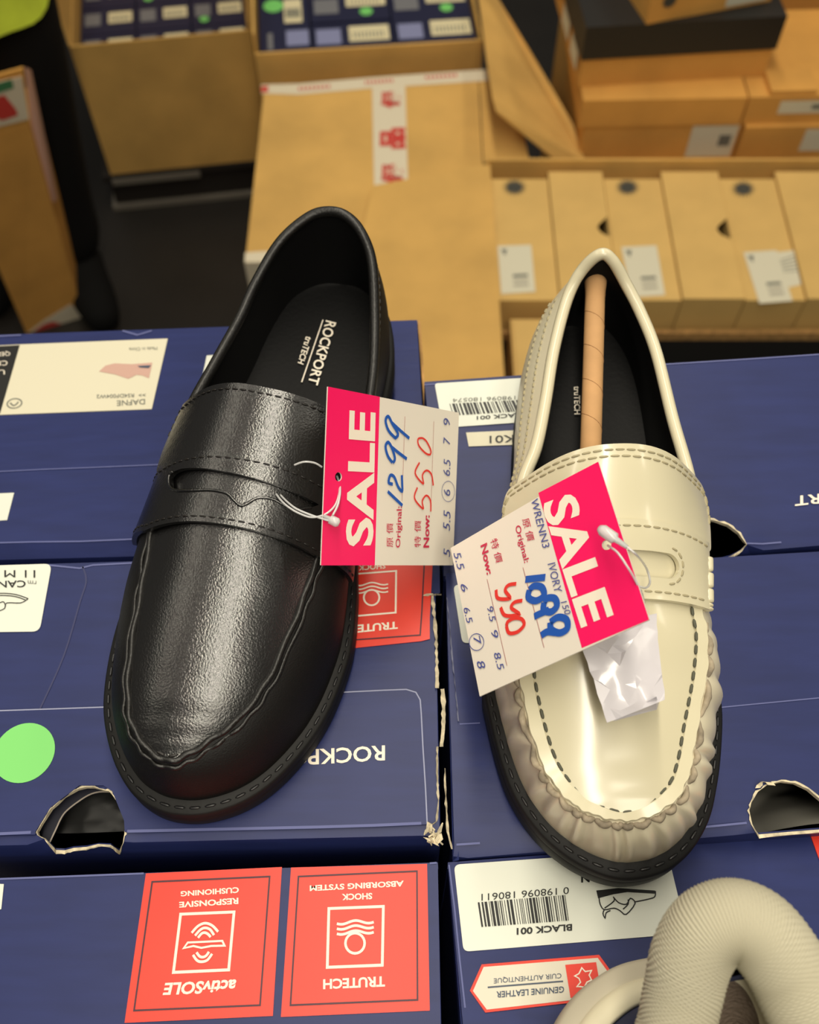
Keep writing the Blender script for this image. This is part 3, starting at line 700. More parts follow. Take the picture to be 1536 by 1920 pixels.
ptext(lm, PL_LM, 'ROCKPORT', ud(487, 1410, 1440, 722, 1397, 1426), WHITE_P, off=.0014, bold=.018)
def circ(cx, cy, rx, ry, n=24, sk=0.0): return [(cx + rx * math.cos(2 * math.pi * i / n) + sk * math.sin(2 * math.pi * i / n), cy + ry * math.sin(2 * math.pi * i / n)) for i in range(n)]
def wave(x0, y0, x1, y1, amp):
    out = []
    for i in range(25):
        t = i / 24; k = abs(math.sin(math.pi * (t * 1.0))) ** 1; s_ = math.sin(2 * math.pi * (t * 1.5 + .25))
        out.append((x0 + (x1 - x0) * t, y0 + (y1 - y0) * t - amp * (.5 + .5 * math.cos(2 * math.pi * (t - .5) * 1.35))))
    return out
tp = sheet('red_panel', PL_LM, [(640, 1054), (812, 1046), (806, 1158), (806, 1199), (790, 1203), (654, 1217), (640, 1218)], REDP, lm, .0006)
strokes(tp, PL_LM, [[(640, 1058), (796, 1052), (791, 1150), (788, 1192), (640, 1203)]], .0006, NAVYP, 'printed_border', .0008)
strokes(tp, PL_LM, [[(650, 1079), (743, 1072), (742, 1150), (650, 1158)]], .0008, WHITE_P, 'printed_icon', .0008, closed=True)
strokes(tp, PL_LM, [circ(697, 1122, 14.5, 14.5)], .0008, WHITE_P, 'printed_icon', .0009, closed=True)
strokes(tp, PL_LM, [wave(667, 1100 + k, 728, 1098 + k, 5) for k in (0, 7, 14)], .0007, WHITE_P, 'printed_icon', .0009)
ptext(tp, PL_LM, 'TRUTECH', ud(636, 1174, 1190, 746, 1165, 1179), WHITE_P, bold=.03, off=.0008)
ptext(tp, PL_LM, 'SHOCK', ud(672, 1059, 1070, 723, 1056, 1066), WHITE_P, bold=.02, off=.0008)
def torn_strip(par, px, wmin, wmax, z, seed, m=TORN, name='torn_edge'):
    rr = random.Random(seed); b = MB(); pts = []
    for i in range(len(px) - 1):
        k = max(2, int(math.hypot(px[i + 1][0] - px[i][0], px[i + 1][1] - px[i][1]) / 7))
        pts += [lerp2(px[i], px[i + 1], t / k) for t in range(k)]
    pts.append(px[-1]); L = []; Rr = []
    for p in pts:
        wd = rr.uniform(wmin, wmax); L.append(P(p[0] - wd / 2 + rr.uniform(-1, 1), p[1], z + rr.uniform(0, .0008))); Rr.append(P(p[0] + wd / 2, p[1] + rr.uniform(-1, 1), z - .001 + rr.uniform(0, .0008)))
    n = len(pts); v = L + Rr + [p - V((0, 0, .0012)) for p in Rr]
    f = [(i, i + 1, n + i + 1, n + i) for i in range(n - 1)] + [(n + i, n + i + 1, 2 * n + i + 1, 2 * n + i) for i in range(n - 1)]
    b.add(v, f); return b.build(name, m, par, smooth=False)
torn_strip(lm, [(811, 1116), (814, 1150), (818, 1200), (819, 1240), (820, 1290)], 3, 8, .0012, 3)
torn_strip(lm, [(797, 1117), (806, 1113), (812, 1116), (822, 1113)], 3, 12, .0014, 5)
torn_strip(lm, [(830, 1292), (832, 1330), (831, 1370), (828, 1400)], 5, 11, .0008, 4)
torn_strip(lm, [(820, 1400), (820, 1450), (822, 1500), (819, 1540), (806, 1548)], 2, 5, .0012, 6)
rr_ = random.Random(2); crum = MB()
for k in range(26):
    c = P(814 + rr_.uniform(-13, 12), 1562 + rr_.uniform(-14, 18), .001 + rr_.uniform(-.004, .0015)); d1 = V((rr_.uniform(-1, 1), rr_.uniform(-1, 1), rr_.uniform(-.6, .6))) * .0016; d2 = V((rr_.uniform(-1, 1), rr_.uniform(-1, 1), rr_.uniform(-.6, .6))) * .0012; d3 = d1.cross(d2).normalized() * .0003
    crum.add(*hexa([c - d1 - d2 - d3, c + d1 - d2 * .7 - d3, c + d1 + d2 - d3, c - d1 * .6 + d2 - d3], [c - d1 - d2 + d3, c + d1 - d2 * .7 + d3, c + d1 + d2 + d3, c - d1 * .6 + d2 + d3]))
crum.build('torn_corner', TORN, lm, smooth=False, label='frayed torn cardboard corner')
# layers seen through the finger hole
inn = [(50 + x * .13672, 1440 + y * .13672) for x, y in [(60, 1000), (200, 600), (500, 250), (900, 150), (1300, 250), (1160, 330), (1000, 330), (860, 370), (700, 470), (560, 580), (480, 680), (400, 850), (320, 1020), (300, 1100)]]
PD1 = Plane(V((0, 0, -.006)), V((0, 0, 1)))
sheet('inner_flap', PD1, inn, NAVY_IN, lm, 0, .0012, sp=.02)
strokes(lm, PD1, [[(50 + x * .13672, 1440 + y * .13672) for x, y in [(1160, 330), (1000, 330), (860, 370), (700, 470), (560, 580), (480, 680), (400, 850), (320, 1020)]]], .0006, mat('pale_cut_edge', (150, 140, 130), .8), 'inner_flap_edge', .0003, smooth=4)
# things inside: dark wrapping
it = thing('wrapping_paper', 'dark wrapping paper inside the torn hole left of the black loafer', 'wrapping paper', (-.14, .10, -.03))
v, f = grid(lambda a, b: V((-.185 + a * .09, .0915 + b * .045, -.014 + .002 * math.sin(a * 9 + b * 7) + .001 * noise.noise((a * 14, b * 14, 0)))), fr(0, 1, 24), fr(0, 1, 24))
mk('sheet', v, f, mat('dark_wrap', (24, 24, 24), .35), it)

# front left
lf, _, _ = shoe_box('front left navy shoe box with two square red panels side by side', PL_LF, [(-100, 1650), (821, 1617), (829, 2060), (-120, 2100)])
wears(lf, PL_LF, [[(-95, 1652), (270, 1638)], [(806, 1619), (819, 1618)]], .0007, WEAR2, 'worn_edge', .0003)
wl_ = sheet('white_label', PL_LF, [(-60, 1656), (8, 1658), (3, 1705), (-60, 1720)], WHITE_L, lf, .0005)
e5 = lambda x, y: (230 + x * .20833, 1610 + y * .20833)
e8 = lambda x, y: (400 + x * .4582, 1040 + y * .4582)
ap = sheet('red_panel', PL_LF, [(274, 1638), (529, 1626), (512, 1905), (234, 1918)], REDP, lf, .0004, .0002, label='left red printed panel with arcs above and below a footbed')
strokes(ap, PL_LF, [[(286, 1654), (506, 1644), (488, 1885), (252, 1895)]], .0006, NAVYP, 'printed_border', .0006, closed=True)
strokes(ap, PL_LF, [[e5(525, 502), e5(1005, 482), e5(957, 1002), e5(460, 1025)]], .0010, WHITE_P, 'printed_icon', .0006, closed=True)
strokes(ap, PL_LF, [[e5(*p) for p in l] for l in ([(625, 670), (680, 610), (745, 583), (810, 605), (862, 660)], [(655, 695), (700, 645), (742, 625), (790, 640), (825, 690)], [(682, 715), (710, 680), (738, 668), (770, 680), (795, 708)], [(668, 845), (695, 880), (725, 888), (755, 875), (780, 840)], [(637, 868), (670, 915), (710, 930), (765, 915), (808, 858)])], .0009, WHITE_P, 'printed_icon', .0007, smooth=4)
strokes(ap, PL_LF, [[e5(*p) for p in [(552, 808), (590, 757), (740, 750), (900, 742), (920, 785), (800, 788), (712, 805), (640, 788)]]], .0007, WHITE_P, 'printed_icon', .0007, closed=True)
ptext(ap, PL_LF, 'CUSHIONING', ud(339, 1671, 1681, 448, 1663, 1674), WHITE_P, bold=.03, off=.0006)
ptext(ap, PL_LF, 'RESPONSIVE', ud(336, 1691, 1702, 447, 1683, 1695), WHITE_P, bold=.03, off=.0006)
ptext(ap, PL_LF, 'activSOLE', ud(305, 1843, 1866, 443, 1836, 1861), WHITE_P, bold=.03, shear=.22, off=.0006)
tr = sheet('red_panel', PL_LF, [(546, 1627), (801, 1620), (806, 1895), (527, 1907)], REDP, lf, .0004, .0002, label='right red printed panel with three waves above a ring')
strokes(tr, PL_LF, [[(560, 1644), (782, 1634), (783, 1875), (545, 1885)]], .0006, NAVYP, 'printed_border', .0006, closed=True)
strokes(tr, PL_LF, [[(617, 1704), (719, 1700), (717, 1810), (614, 1814)]], .0010, WHITE_P, 'printed_icon', .0006, closed=True)
strokes(tr, PL_LF, [circ(666, 1769, 18, 19)], .0009, WHITE_P, 'printed_icon', .0007, closed=True)
strokes(tr, PL_LF, [wave(632, 1734 + k, 701, 1731 + k, 6) for k in (0, 9.5, 19)], .0009, WHITE_P, 'printed_icon', .0007)
ptext(tr, PL_LF, 'ABSORBING SYSTEM', ud(581, 1660, 1671, 757, 1651, 1662), WHITE_P, bold=.03, off=.0006)
ptext(tr, PL_LF, 'SHOCK', ud(641, 1676, 1688, 698, 1674, 1686), WHITE_P, bold=.03, off=.0006)
ptext(tr, PL_LF, 'TRUTECH', ud(606, 1836, 1855, 722, 1830, 1850), WHITE_P, bold=.03, off=.0006)

# back right
hole2 = [(1296, 990), (1312, 972), (1340, 976), (1365, 985), (1385, 1000), (1400, 1021), (1390, 1033), (1370, 1046), (1340, 1054), (1300, 1056)]
rb, _, _ = shoe_box('back right navy shoe box under the ivory heel, cut by the right edge', PL_RB, [(796, 716), (1720, 652), (1760, 986), (832, 1064)], [hole2])
l1 = sheet('barcode_label', PL_RB, round_corners([(815, 720), (1010, 708), (1020, 790), (830, 803)], 6, 5), WHITE_L, rb, .0006)
barcode(l1, PL_RB, (843, 757), (990, 749), (1000, 769), (850, 779), 50, 3, .0009)
ptext(l1, PL_RB, '0 198096 180574', ud(849, 747, 754, 985, 741, 748), GREYP, off=.0009)
ptext(l1, PL_RB, 'BLACK 001', ud(894, 780, 787, 985, 773, 781), BLACKP, off=.0009, bold=.02)
l2 = sheet('code_sticker', PL_RB, [(874, 812), (985, 807), (990, 834), (879, 838)], WHITE_R, rb, .0006)
ptext(l2, PL_RB, 'K01', ud(918, 817, 831, 964, 815, 829), BLACKP, off=.0009, bold=.01)
ptext(rb, PL_RB, 'ROCKPORT', ud(1491, 930, 949, 1708, 908, 926), WHITE_P, off=.0006, bold=.018)
wears(rb, PL_RB, [[(1400, 1019), (1430, 1020), (1465, 1017)], [(796, 722), (900, 715), (1200, 697), (1240, 684), (1400, 674), (1536, 665)]], .0007, WEAR2, 'worn_edge', .0003)

# middle right
hole3 = [(1423, 1568), (1409, 1545), (1404, 1520), (1408, 1505), (1420, 1485), (1440, 1470), (1465, 1465), (1490, 1468), (1515, 1480), (1550, 1510), (1580, 1545), (1560, 1557), (1520, 1560)]
rm, _, _ = shoe_box('middle right navy shoe box with a wide torn finger hole showing grey tissue', PL_RM, [(836, 1075), (1745, 1022), (1768, 1508), (852, 1586)], [hole3], depth=.268)
wears(rm, PL_RM, [[(862, 1358), (900, 1356)], [(1340, 1328), (1400, 1322), (1536, 1309), (1760, 1292)]], .0005, WEAR2, 'lid_crease', .0003)
wears(rm, PL_RM, [[(856, 1584), (900, 1581)], [(1310, 1552), (1400, 1543)]], .0008, WEAR2, 'worn_edge', .0003)
torn_strip(rm, [(838, 1120), (844, 1180), (850, 1250), (856, 1310), (860, 1352)], 1, 2.5, .0004, 9, WEAR)
torn_strip(rm, [(834, 1440), (836, 1500), (840, 1560), (848, 1592)], 2, 5, -.0005, 8)
torn_strip(rm, [(1421, 1478), (1428, 1466), (1440, 1466), (1448, 1472)], 2, 14, .0010, 10)
l5 = sheet('white_label', PL_RM, round_corners([(850, 1098), (1100, 1082), (1115, 1190), (867, 1207)], 10, 5), WHITE_L, rm, .0005)
ts = thing('tissue_paper', 'crumpled grey tissue paper in the torn finger hole at the right edge', 'tissue paper', P(1500, 1530, -.03))
tc_ = P(1490, 1530, -.016)
v, f = grid(lambda a, b: V((tc_.x - .04 + a * .09, tc_.y - .004 + b * .055, -.030 + .020 * max(0, 1 - ((a - .62) / .3) ** 2 - ((b - .05) / .35) ** 2) - .045 * b + .002 * noise.noise((a * 7, b * 7, 3)) + .003 * abs(noise.noise((a * 4, b * 4, 1))))), fr(0, 1, 40), fr(0, 1, 40))
mk('sheet', v, f, TISSUE, ts)

# front right
rf, _, _ = shoe_box('front right navy shoe box with a barcode label and a red edged leather label', PL_RF, [(840, 1617), (1780, 1545), (1900, 2060), (884, 2090)])
l6 = sheet('barcode_label', PL_RF, round_corners([(851, 1622), (1250, 1594), (1288, 1751), (869, 1785)], 12, 6), WHITE_L, rf, .0005)
barcode(l6, PL_RF, (896, 1692), (1060, 1678), (1067, 1726), (903, 1738), 58, 11, .0008)
ptext(l6, PL_RF, '0 198096 180611', ud(903, 1676, 1689, 1067, 1663, 1676), BLACKP, off=.0008)
ptext(l6, PL_RF, 'BLACK 001', ud(969, 1740, 1753, 1073, 1732, 1745), BLACKP, bold=.03, off=.0008)
ptext(l6, PL_RF, 'N', ud(1090, 1641, 1655, 1106, 1640, 1654), BLACKP, bold=.03, off=.0008)
e6 = lambda x, y: (840 + x * .29297, 1600 + y * .29297)
poly(l6, PL_RF, [e6(*p) for p in [(950, 238), (1090, 222), (1325, 238), (1326, 258), (1150, 248), (1060, 262), (962, 288)]], BLACKP, 'shoe_drawing', .0008)
strokes(l6, PL_RF, [[e6(*p) for p in l] for l in ([(965, 290), (972, 330), (998, 365), (1060, 355), (1100, 372), (1138, 395), (1195, 325), (1165, 292), (1140, 330), (1090, 320), (1055, 282)], [(1195, 315), (1290, 295), (1322, 280), (1325, 245)], [(1055, 282), (1060, 310), (1000, 355)], [(998, 365), (990, 390), (1003, 418), (1010, 385), (1038, 370)], [(1150, 300), (1150, 330), (1118, 362)])], .00045, BLACKP, 'shoe_drawing', .0008, smooth=3)
l7 = sheet('leather_label', PL_RF, [(881, 1858), (903, 1809), (1123, 1791), (1150, 1828), (1130, 1874), (910, 1899)], REDP, rf, .0005, label='red edged leather label')
poly(l7, PL_RF, [(887, 1858), (907, 1813), (1121, 1796), (1145, 1829), (1127, 1869), (913, 1893)], mat('grey_label_paper', (216, 210, 192), .5), 'label_field', .0007)
poly(l7, PL_RF, [(1060, 1809), (1118, 1804), (1128, 1864), (1070, 1871)], REDP, 'hide_panel', .0009)
strokes(l7, PL_RF, [[e6(*p) for p in [(853, 738), (875, 762), (915, 755), (900, 785), (915, 815), (885, 830), (870, 862), (845, 858), (822, 858), (845, 830), (835, 805), (808, 790), (835, 775)]]], .00045, WHITE_P, 'hide_icon', .0011, closed=True)
ptext(l7, PL_RF, 'CUIR AUTHENTIQUE', ud(926, 1833, 1844, 1053, 1823, 1834), SLATEP, bold=.005, off=.0009)
ptext(l7, PL_RF, 'GENUINE LEATHER', ud(931, 1859, 1871, 1058, 1849, 1861), SLATEP, bold=.02, off=.0009)
strokes(l7, PL_RF, [[(914, 1852.5), (1055, 1841)]], .0005, SLATEP, 'printed_line', .0009)
sheet('red_panel', PL_RF, [(1519, 1566), (1700, 1552), (1760, 1800), (1610, 1820)], REDP, rf, .0005)
wears(rf, PL_RF, [[(842, 1622), (852, 1700), (862, 1800), (872, 1890)]], .0006, WEAR2, 'worn_edge', .0003)

# table under the boxes
tb = thing('display_table', 'dark table under the navy shoe boxes', 'table', (.02, .15, FLOOR_Z))
MB().add(*hexa([V((-.30, -.24, -.301)), V((.34, -.24, -.301)), V((.34, .37, -.301)), V((-.30, .37, -.301))], [V((-.30, -.24, -.2705)), V((.34, -.24, -.2705)), V((.34, .37, -.2705)), V((-.30, .37, -.2705))])).build('tabletop', WOODD, tb, smooth=False)
for x in (-.28, .32):
    for y in (-.22, .35):
        q = [V((x - .015, y - .015, FLOOR_Z)), V((x + .015, y - .015, FLOOR_Z)), V((x + .015, y + .015, FLOOR_Z)), V((x - .015, y + .015, FLOOR_Z))]
        MB().add(*hexa(q, [p + V((0, 0, -.301 - FLOOR_Z)) for p in q])).build('leg', WOODD, tb, smooth=False)

# ------------------------------------------------------------------ sale tags
def tag_plane(px4, u, v, z): return rect_plane(px4, u, v, z)
def sale_tag(label, pl, card, head, hole, sale, cjk1, orig, cjk2, now, lines, cat='price tag'):
    o = thing('sale_tag', label, cat, pl.px(*card[0]), 'pink and white sale tags')
    hc = circ(hole[0], hole[1], hole[2], hole[3], 20)
    cardo = sheet('card', pl, card, PAPER_T, o, 0, .0005, [hc])
    sheet('pink_header', pl, head, PINK, o, .00012, .00008, [hc], label='pink header of the tag')
    hd = o
    ptext(hd, pl, 'SALE', sale, WHITE_P, bold=.028, off=.0003, label='white SALE lettering')
    ptext(hd, pl, '原 價', cjk1, CRIM, off=.0003); ptext(hd, pl, 'Original:', orig, CRIM, bold=.012, off=.0003)
    ptext(hd, pl, '特 價', cjk2, CRIM, off=.0003); ptext(hd, pl, 'Now:', now, CRIM, bold=.03, off=.0003)
    strokes(hd, pl, lines, .00022, mat('thin_rose_line', (176, 120, 116), .6), 'printed_line', .0003)
    return o
def num(o, pl, txt, BL, BR, h, m, off=.0004, bold=0.0, sh=.15):
    """handwritten-size figures; BL, BR baseline pixels, h = picture vector of the letter height"""
    ptext(o, pl, txt, [(BL[0] + h[0], BL[1] + h[1]), (BR[0] + h[0], BR[1] + h[1]), BR, BL], m, off, bold, sh, name='pen_writing')
T1 = [(602, 1060), (615, 725), (861, 774), (849.5, 1060)]
pl1 = tag_plane(T1, 602, 1060, .071)
z6 = lambda x, y: (560 + x * .23438, 680 + y * .23438)
t1 = sale_tag('sale tag tied to the black loafer, marked 1299 and 550', pl1, T1, [(602, 1060), (615, 725), (712, 744), (702.5, 1060)], (634.5, 894, 6.5, 8.5),
              [(648, 1025), (655, 768), (705, 774), (700, 1023)], [(725, 1026), (725, 981), (737.5, 981), (737.5, 1026)], [(742, 1027), (744, 949.5), (757, 949.5), (753, 1027)],
              [(777, 1026), (777.5, 976), (790, 976), (789, 1026)], [(794, 1027), (795.6, 966), (806, 966), (805, 1027)], [[(758.5, 781), (753, 939)], [(812.7, 790), (807, 959)]])
Lz = lambda l, f: [f(*p) for p in l]
strokes(t1, pl1, [Lz(l, z6) for l in ([(708, 1030), (765, 1085), (825, 1142)], [(748, 972), (715, 958), (728, 902), (760, 915), (790, 990), (822, 1028), (823, 965), (820, 900)], [(745, 800), (708, 745), (690, 670), (712, 637), (742, 685), (765, 765), (748, 802)], [(735, 672), (800, 725), (860, 770)], [(770, 605), (715, 545), (690, 465), (712, 430), (745, 490), (790, 570), (765, 606)], [(740, 480), (810, 545), (880, 605)])], .0013, BLUE_INK, 'marker_price', .0004, smooth=4)
strokes(t1, pl1, [Lz(l, z6) for l in ([(945, 998), (922, 1085), (990, 1168), (984, 1105), (1018, 1062), (1050, 1105), (1052, 1190)], [(962, 798), (927, 885), (992, 968), (985, 900), (1018, 862), (1058, 895), (1072, 982)], [(985, 602), (950, 612), (958, 665), (1008, 722), (1045, 735), (1052, 700), (1018, 630), (985, 602)])], .0008, RED_INK, 'marker_price', .0004, smooth=5)
for tx, y0, y1 in (('5', 1555, 1480), ('5.5', 1345, 1175), ('6', 1065, 1010), ('6.5', 905, 765), ('7', 655, 590), ('9', 500, 440)):
    num(t1, pl1, tx, z6(1212, y0), z6(1218, y1), (-13, 1), BLUE_PEN, sh=.3)
strokes(t1, pl1, [[z6(1192 + 52 * math.cos(a * math.pi / 10), 1030 + 82 * math.sin(a * math.pi / 10)) for a in range(21)]], .00022, BLUE_PEN, 'pen_ring', .0004)
# plastic tie of the first tag
def zpath(pts, n=6): return smooth_path([P(*p) for p in pts], n)
def tie(o, paths, head):
    b = MB()
    for p in paths: b.add(*tube_g(zpath(p), .00042, 6))
    b.build('plastic_loop', PLAST, o, label='clear plastic loop')
    (a, c, r) = head
    h = MB(); pa, pc = P(*a), P(*c); h.add(*tube_g([pa, pa.lerp(pc, .12), pa.lerp(pc, .55), pa.lerp(pc, .6), pc], [r * .6, r, r, r * .55, r * .35], 10))
    h.build('plastic_lock', PLAST, o)
tie(t1, [[(632, 893, .075), (636, 905, .079), (636, 925, .080), (628, 948, .080), (610, 964, .080), (585, 970, .079), (560, 962, .078), (540, 950, .077), (527, 938, .074), (518, 926, .070)],
         [(633, 894, .075), (638, 915, .080), (634, 945, .081), (624, 966, .081)], [(622, 978, .080), (590, 968, .079), (558, 955, .078), (540, 942, .075), (526, 928, .070)], [(604, 876, .077), (590, 868, .079), (570, 866, .080), (552, 872, .078)]],
    ((636, 982, .079), (606, 967, .080), .0018))

T2 = [(1122, 866), (1217.6, 1162), (899.6, 1305.5), (845, 1027.6)]
pl2 = tag_plane(T2, 1217.6, 1162, .108)
z2 = lambda x, y: (820 + x * .28646, 840 + y * .28646)
t2 = sale_tag('sale tag lying on the ivory loafer, marked 1099 and 550', pl2, T2, [(1010, 924.5), (1122, 866), (1217.6, 1162), (1091.6, 1215)], (1138, 1022, 9, 9.5),
              [(1077.5, 921), (1152, 1153.7), (1089, 1178), (1014.5, 945.4)], [(991.9, 969.5), (1003.3, 1011.9), (989, 1015.3), (978.4, 974.6)], [(975.5, 983), (993.3, 1052.6), (980.4, 1057), (962.7, 989)],
              [z2(392, 585), z2(432, 742), z2(385, 755), z2(345, 605)], [z2(325, 618), z2(362, 818), z2(325, 832), z2(282, 640)], [[z2(565, 783), z2(703, 1308)], [z2(330, 860), z2(460, 1425)]])
strokes(t2, pl2, [Lz(l, z2) for l in ([(582, 862), (640, 856), (712, 848)], [(608, 930), (602, 980), (650, 1002), (703, 968), (690, 915), (640, 905), (608, 930)], [(705, 1012), (702, 1058), (748, 1075), (788, 1035), (775, 988), (728, 984), (705, 1012)], [(640, 1105), (680, 1085), (735, 1062)], [(745, 1142), (752, 1190), (806, 1212), (856, 1182), (850, 1125), (795, 1110), (745, 1142)], [(685, 1230), (725, 1205), (780, 1210)])], .0026, BLUE_INK, 'marker_price', .0004, smooth=5)
strokes(t2, pl2, [Lz(l, z2) for l in ([(522, 890), (470, 900), (450, 935), (480, 985), (402, 985), (390, 930)], [(562, 1000), (510, 1012), (490, 1048), (540, 1090), (450, 1098), (420, 1045)], [(458, 1165), (475, 1212), (530, 1205), (573, 1160), (558, 1122), (510, 1116), (468, 1138), (458, 1165)])], .0014, RED_INK, 'marker_price', .0004, smooth=5)
hv = (12.5, -4.0)
def dn2(a, b, txt, h=hv, m=BLUE_PEN): num(t2, pl2, txt, z2(*a), z2(*b), h, m, sh=.1)
dn2((612, 345), (692, 660), 'WRENN3', (13, -5)); dn2((722, 760), (770, 955), 'IVORY', (14, -5)); dn2((808, 1010), (838, 1095), '150', (11, -4))
dn2((105, 690), (135, 800), '5.5'); dn2((148, 895), (165, 945), '6', (11, -4)); dn2((170, 1050), (195, 1150), '6.5', (11, -4)); dn2((235, 1240), (248, 1295), '7', (12, -4)); dn2((255, 1400), (270, 1450), '8', (14, -4))
dn2((325, 1045), (345, 1140), '9.5', (11, -4)); dn2((350, 1200), (362, 1250), '9', (12, -4)); dn2((368, 1345), (398, 1455), '8.5', (12, -4))
strokes(t2, pl2, [[z2(262 + 48 * math.cos(a * math.pi / 10), 1272 + 55 * math.sin(a * math.pi / 10)) for a in range(21)]], .0003, BLUE_PEN, 'pen_ring', .0004)
tie(t2, [[(1152, 1006, .112), (1178, 1027, .113), (1195, 1042, .110), (1212, 1065, .086), (1219, 1090, .080), (1212, 1102, .077), (1200, 1100, .075)],
         [(1140, 1023, .108), (1158, 1036, .112), (1175, 1060, .112), (1190, 1085, .108), (1203, 1112, .102), (1208, 1130, .084)]],
    ((1124, 990, .111), (1176, 1026, .113), .0020))
b_ = MB(); hp = pl2.px(1138, 1022, .0001)

# white paper packet under the ivory loafer's tag
pk_ = thing('paper_packet', 'small crumpled white paper packet below the ivory loafer\'s tag', 'paper packet', P(1175, 1270, .074))
rp = random.Random(12); NA, NB = 7, 9
jit = [[(rp.uniform(-.05, .05), rp.uniform(-.045, .045), rp.uniform(-.0006, .0007)) for _ in range(NB + 1)] for _ in range(NA + 1)]
def pkt(z_top):
    def f(i, j):
        a, b = i / NA, j / NB; ja, jb, jz = jit[i][j]
        if 0 < i < NA: a += ja
        if 0 < j < NB: b += jb
        tl, tr_, br_, bl_ = (1082, 1185), (1230, 1150), (1247, 1312), (1140, 1355)
        x, y = lerp2(lerp2(tl, tr_, a), lerp2(bl_, br_, a), b); x += ja * 40 if i in (0, NA) else 0
        zz = .0725 - .003 * b + z_top * (.0030 + .0018 * math.sin(math.pi * a)) + (jz if z_top > 0 else 0)
        if z_top > 0 and b > .78: zz += .0045 * (b - .78) / .22 * (a * .8 + .2) * (1 - .6 * abs(a - .6))
        return P(x, y, zz)
    return f
v1, f1 = grid(pkt(1), range(NA + 1), range(NB + 1)); v0, f0 = grid(pkt(-1), range(NA + 1), range(NB + 1))
tri_ = lambda F: [t for k_, q in enumerate(F) for t in (((q[0], q[1], q[2]), (q[0], q[2], q[3])) if k_ % 2 else ((q[0], q[1], q[3]), (q[1], q[2], q[3])))]
b = MB(); b.add(v1, tri_(f1)); b.add(v0, f0); n1 = len(v1); m = NB + 1
for i in range(NA): b.f.append((i * m, (i + 1) * m, n1 + (i + 1) * m, n1 + i * m)); 
for j in range(NB): b.f.append((j, j + 1, n1 + j + 1, n1 + j)); b.f.append((NA * m + j, NA * m + j + 1, n1 + NA * m + j + 1, n1 + NA * m + j))
pko = b.build('folded_paper', PACK, pk_, smooth=True, fixn=True); autosmooth(pko, 22)
v = [P(1165, 1342, .0712), P(1231, 1306, .0795), P(1236, 1318, .073), P(1232, 1330, .0712), P(1150, 1352, .0700)]
mk('folded_end', v + [p - V((0, 0, .0004)) for p in v], [(0, 1, 2, 3, 4), (9, 8, 7, 6, 5)] + [(i, (i + 1) % 5, 5 + (i + 1) % 5, 5 + i) for i in range(5)], PACK, pk_, smooth=False)

# ------------------------------------------------------------------ knit sneaker at the lower right
sn = thing('sneaker', 'cream knit sneaker with padded heel collar at the lower right corner', 'shoe', P(1350, 1800, .012))
# outline of the foam sole, heel away from the viewer, toe beyond the lower edge of the picture
ZS = .016
ol = [(1600, 1990), (1575, 1900), (1510, 1820), (1420, 1785), (1330, 1780), (1240, 1794), (1160, 1811), (1105, 1842), (1062, 1885), (1030, 1940), (1010, 2000)]
OW = [P(u, v, ZS) for u, v in ol]
xa, xb = OW[0].x, OW[-1].x; xc = (xa + xb) / 2; y0_ = OW[-1].y
OW += [V((xb - .001, y0_ - .06, ZS)), V((xb - .002, y0_ - .12, ZS)), V((xb + .012, y0_ - .175, ZS)), V((xc - .012, y0_ - .205, ZS)), V((xc + .018, y0_ - .20, ZS)), V((xa - .012, y0_ - .165, ZS)), V((xa + .001, y0_ - .12, ZS)), V((xa + .001, y0_ - .06, ZS))]
OWS = smooth_path(OW, 8, True); NO = len(OWS)
def rf_z(q):
    if q.y < -.022: return .006
    t = PL_RF; return -((q.x - t.o.x) * t.n.x + (q.y - t.o.y) * t.n.y) / t.n.z + t.o.z
def ring(dx, z):
    out = []
    for i, p in enumerate(OWS):
        d = OWS[(i + 2) % NO] - OWS[(i - 2) % NO]; nrm = V((d.y, -d.x, 0)).normalized()
        if nrm.dot(p - V((xc, y0_ - .07, ZS))) < 0: nrm = -nrm
        q = p - nrm * dx; q.z = z + ZF; out.append(q)
    return out
ZF = max(rf_z(p) for p in OWS if p.y > -.02)
def loft(rows): 
    n = len(rows[0]); return [p for r_ in rows for p in r_], [(i * n + j, i * n + (j + 1) % n, (i + 1) * n + (j + 1) % n, (i + 1) * n + j) for i in range(len(rows) - 1) for j in range(n)]
v, f = loft([ring(a, b) for a, b in [(.012, .0005), (.0015, .001), (0, .004), (0, .012), (.0012, .0150), (.0062, .0165)]]); f.append(tuple(range(NO)))
mk('midsole', v, f, FOAM, sn)
rrows = [ring(a, b) for a, b in [(.0058, .0150), (.0062, .0175), (.0075, .0188), (.0125, .0215), (.0137, .0195), (.0137, .0150)]]
v, f = loft(rrows); mk('midsole_rim', v, f, FOAM2, sn)
# collar: padded loop round the opening
CW = [P(*p) for p in [(1258, 1990, .060), (1269, 1920, .065), (1282, 1855, .071), (1297, 1793, .079), (1327, 1745, .085), (1373, 1727, .087), (1422, 1746, .085), (1466, 1800, .079), (1497, 1860, .074), (1525, 1920, .068), (1553, 1990, .060)]]
La, Ra = CW[0], CW[-1]; cx_ = (La.x + Ra.x) / 2
CW += [V((Ra.x - .002, Ra.y - .03, .062)), V((cx_ + .020, Ra.y - .055, .070)), V((cx_, Ra.y - .062, .074)), V((cx_ - .020, Ra.y - .055, .070)), V((La.x + .002, La.y - .03, .062))]
CP = smooth_path(CW, 8, True); CPF = smooth_path(CP, 10, True); nC = len(CPF)
def atl(path, t):
    n_ = len(path); x = (t % 1.0) * n_; i = int(x); return path[i % n_].lerp(path[(i + 1) % n_], x - i)
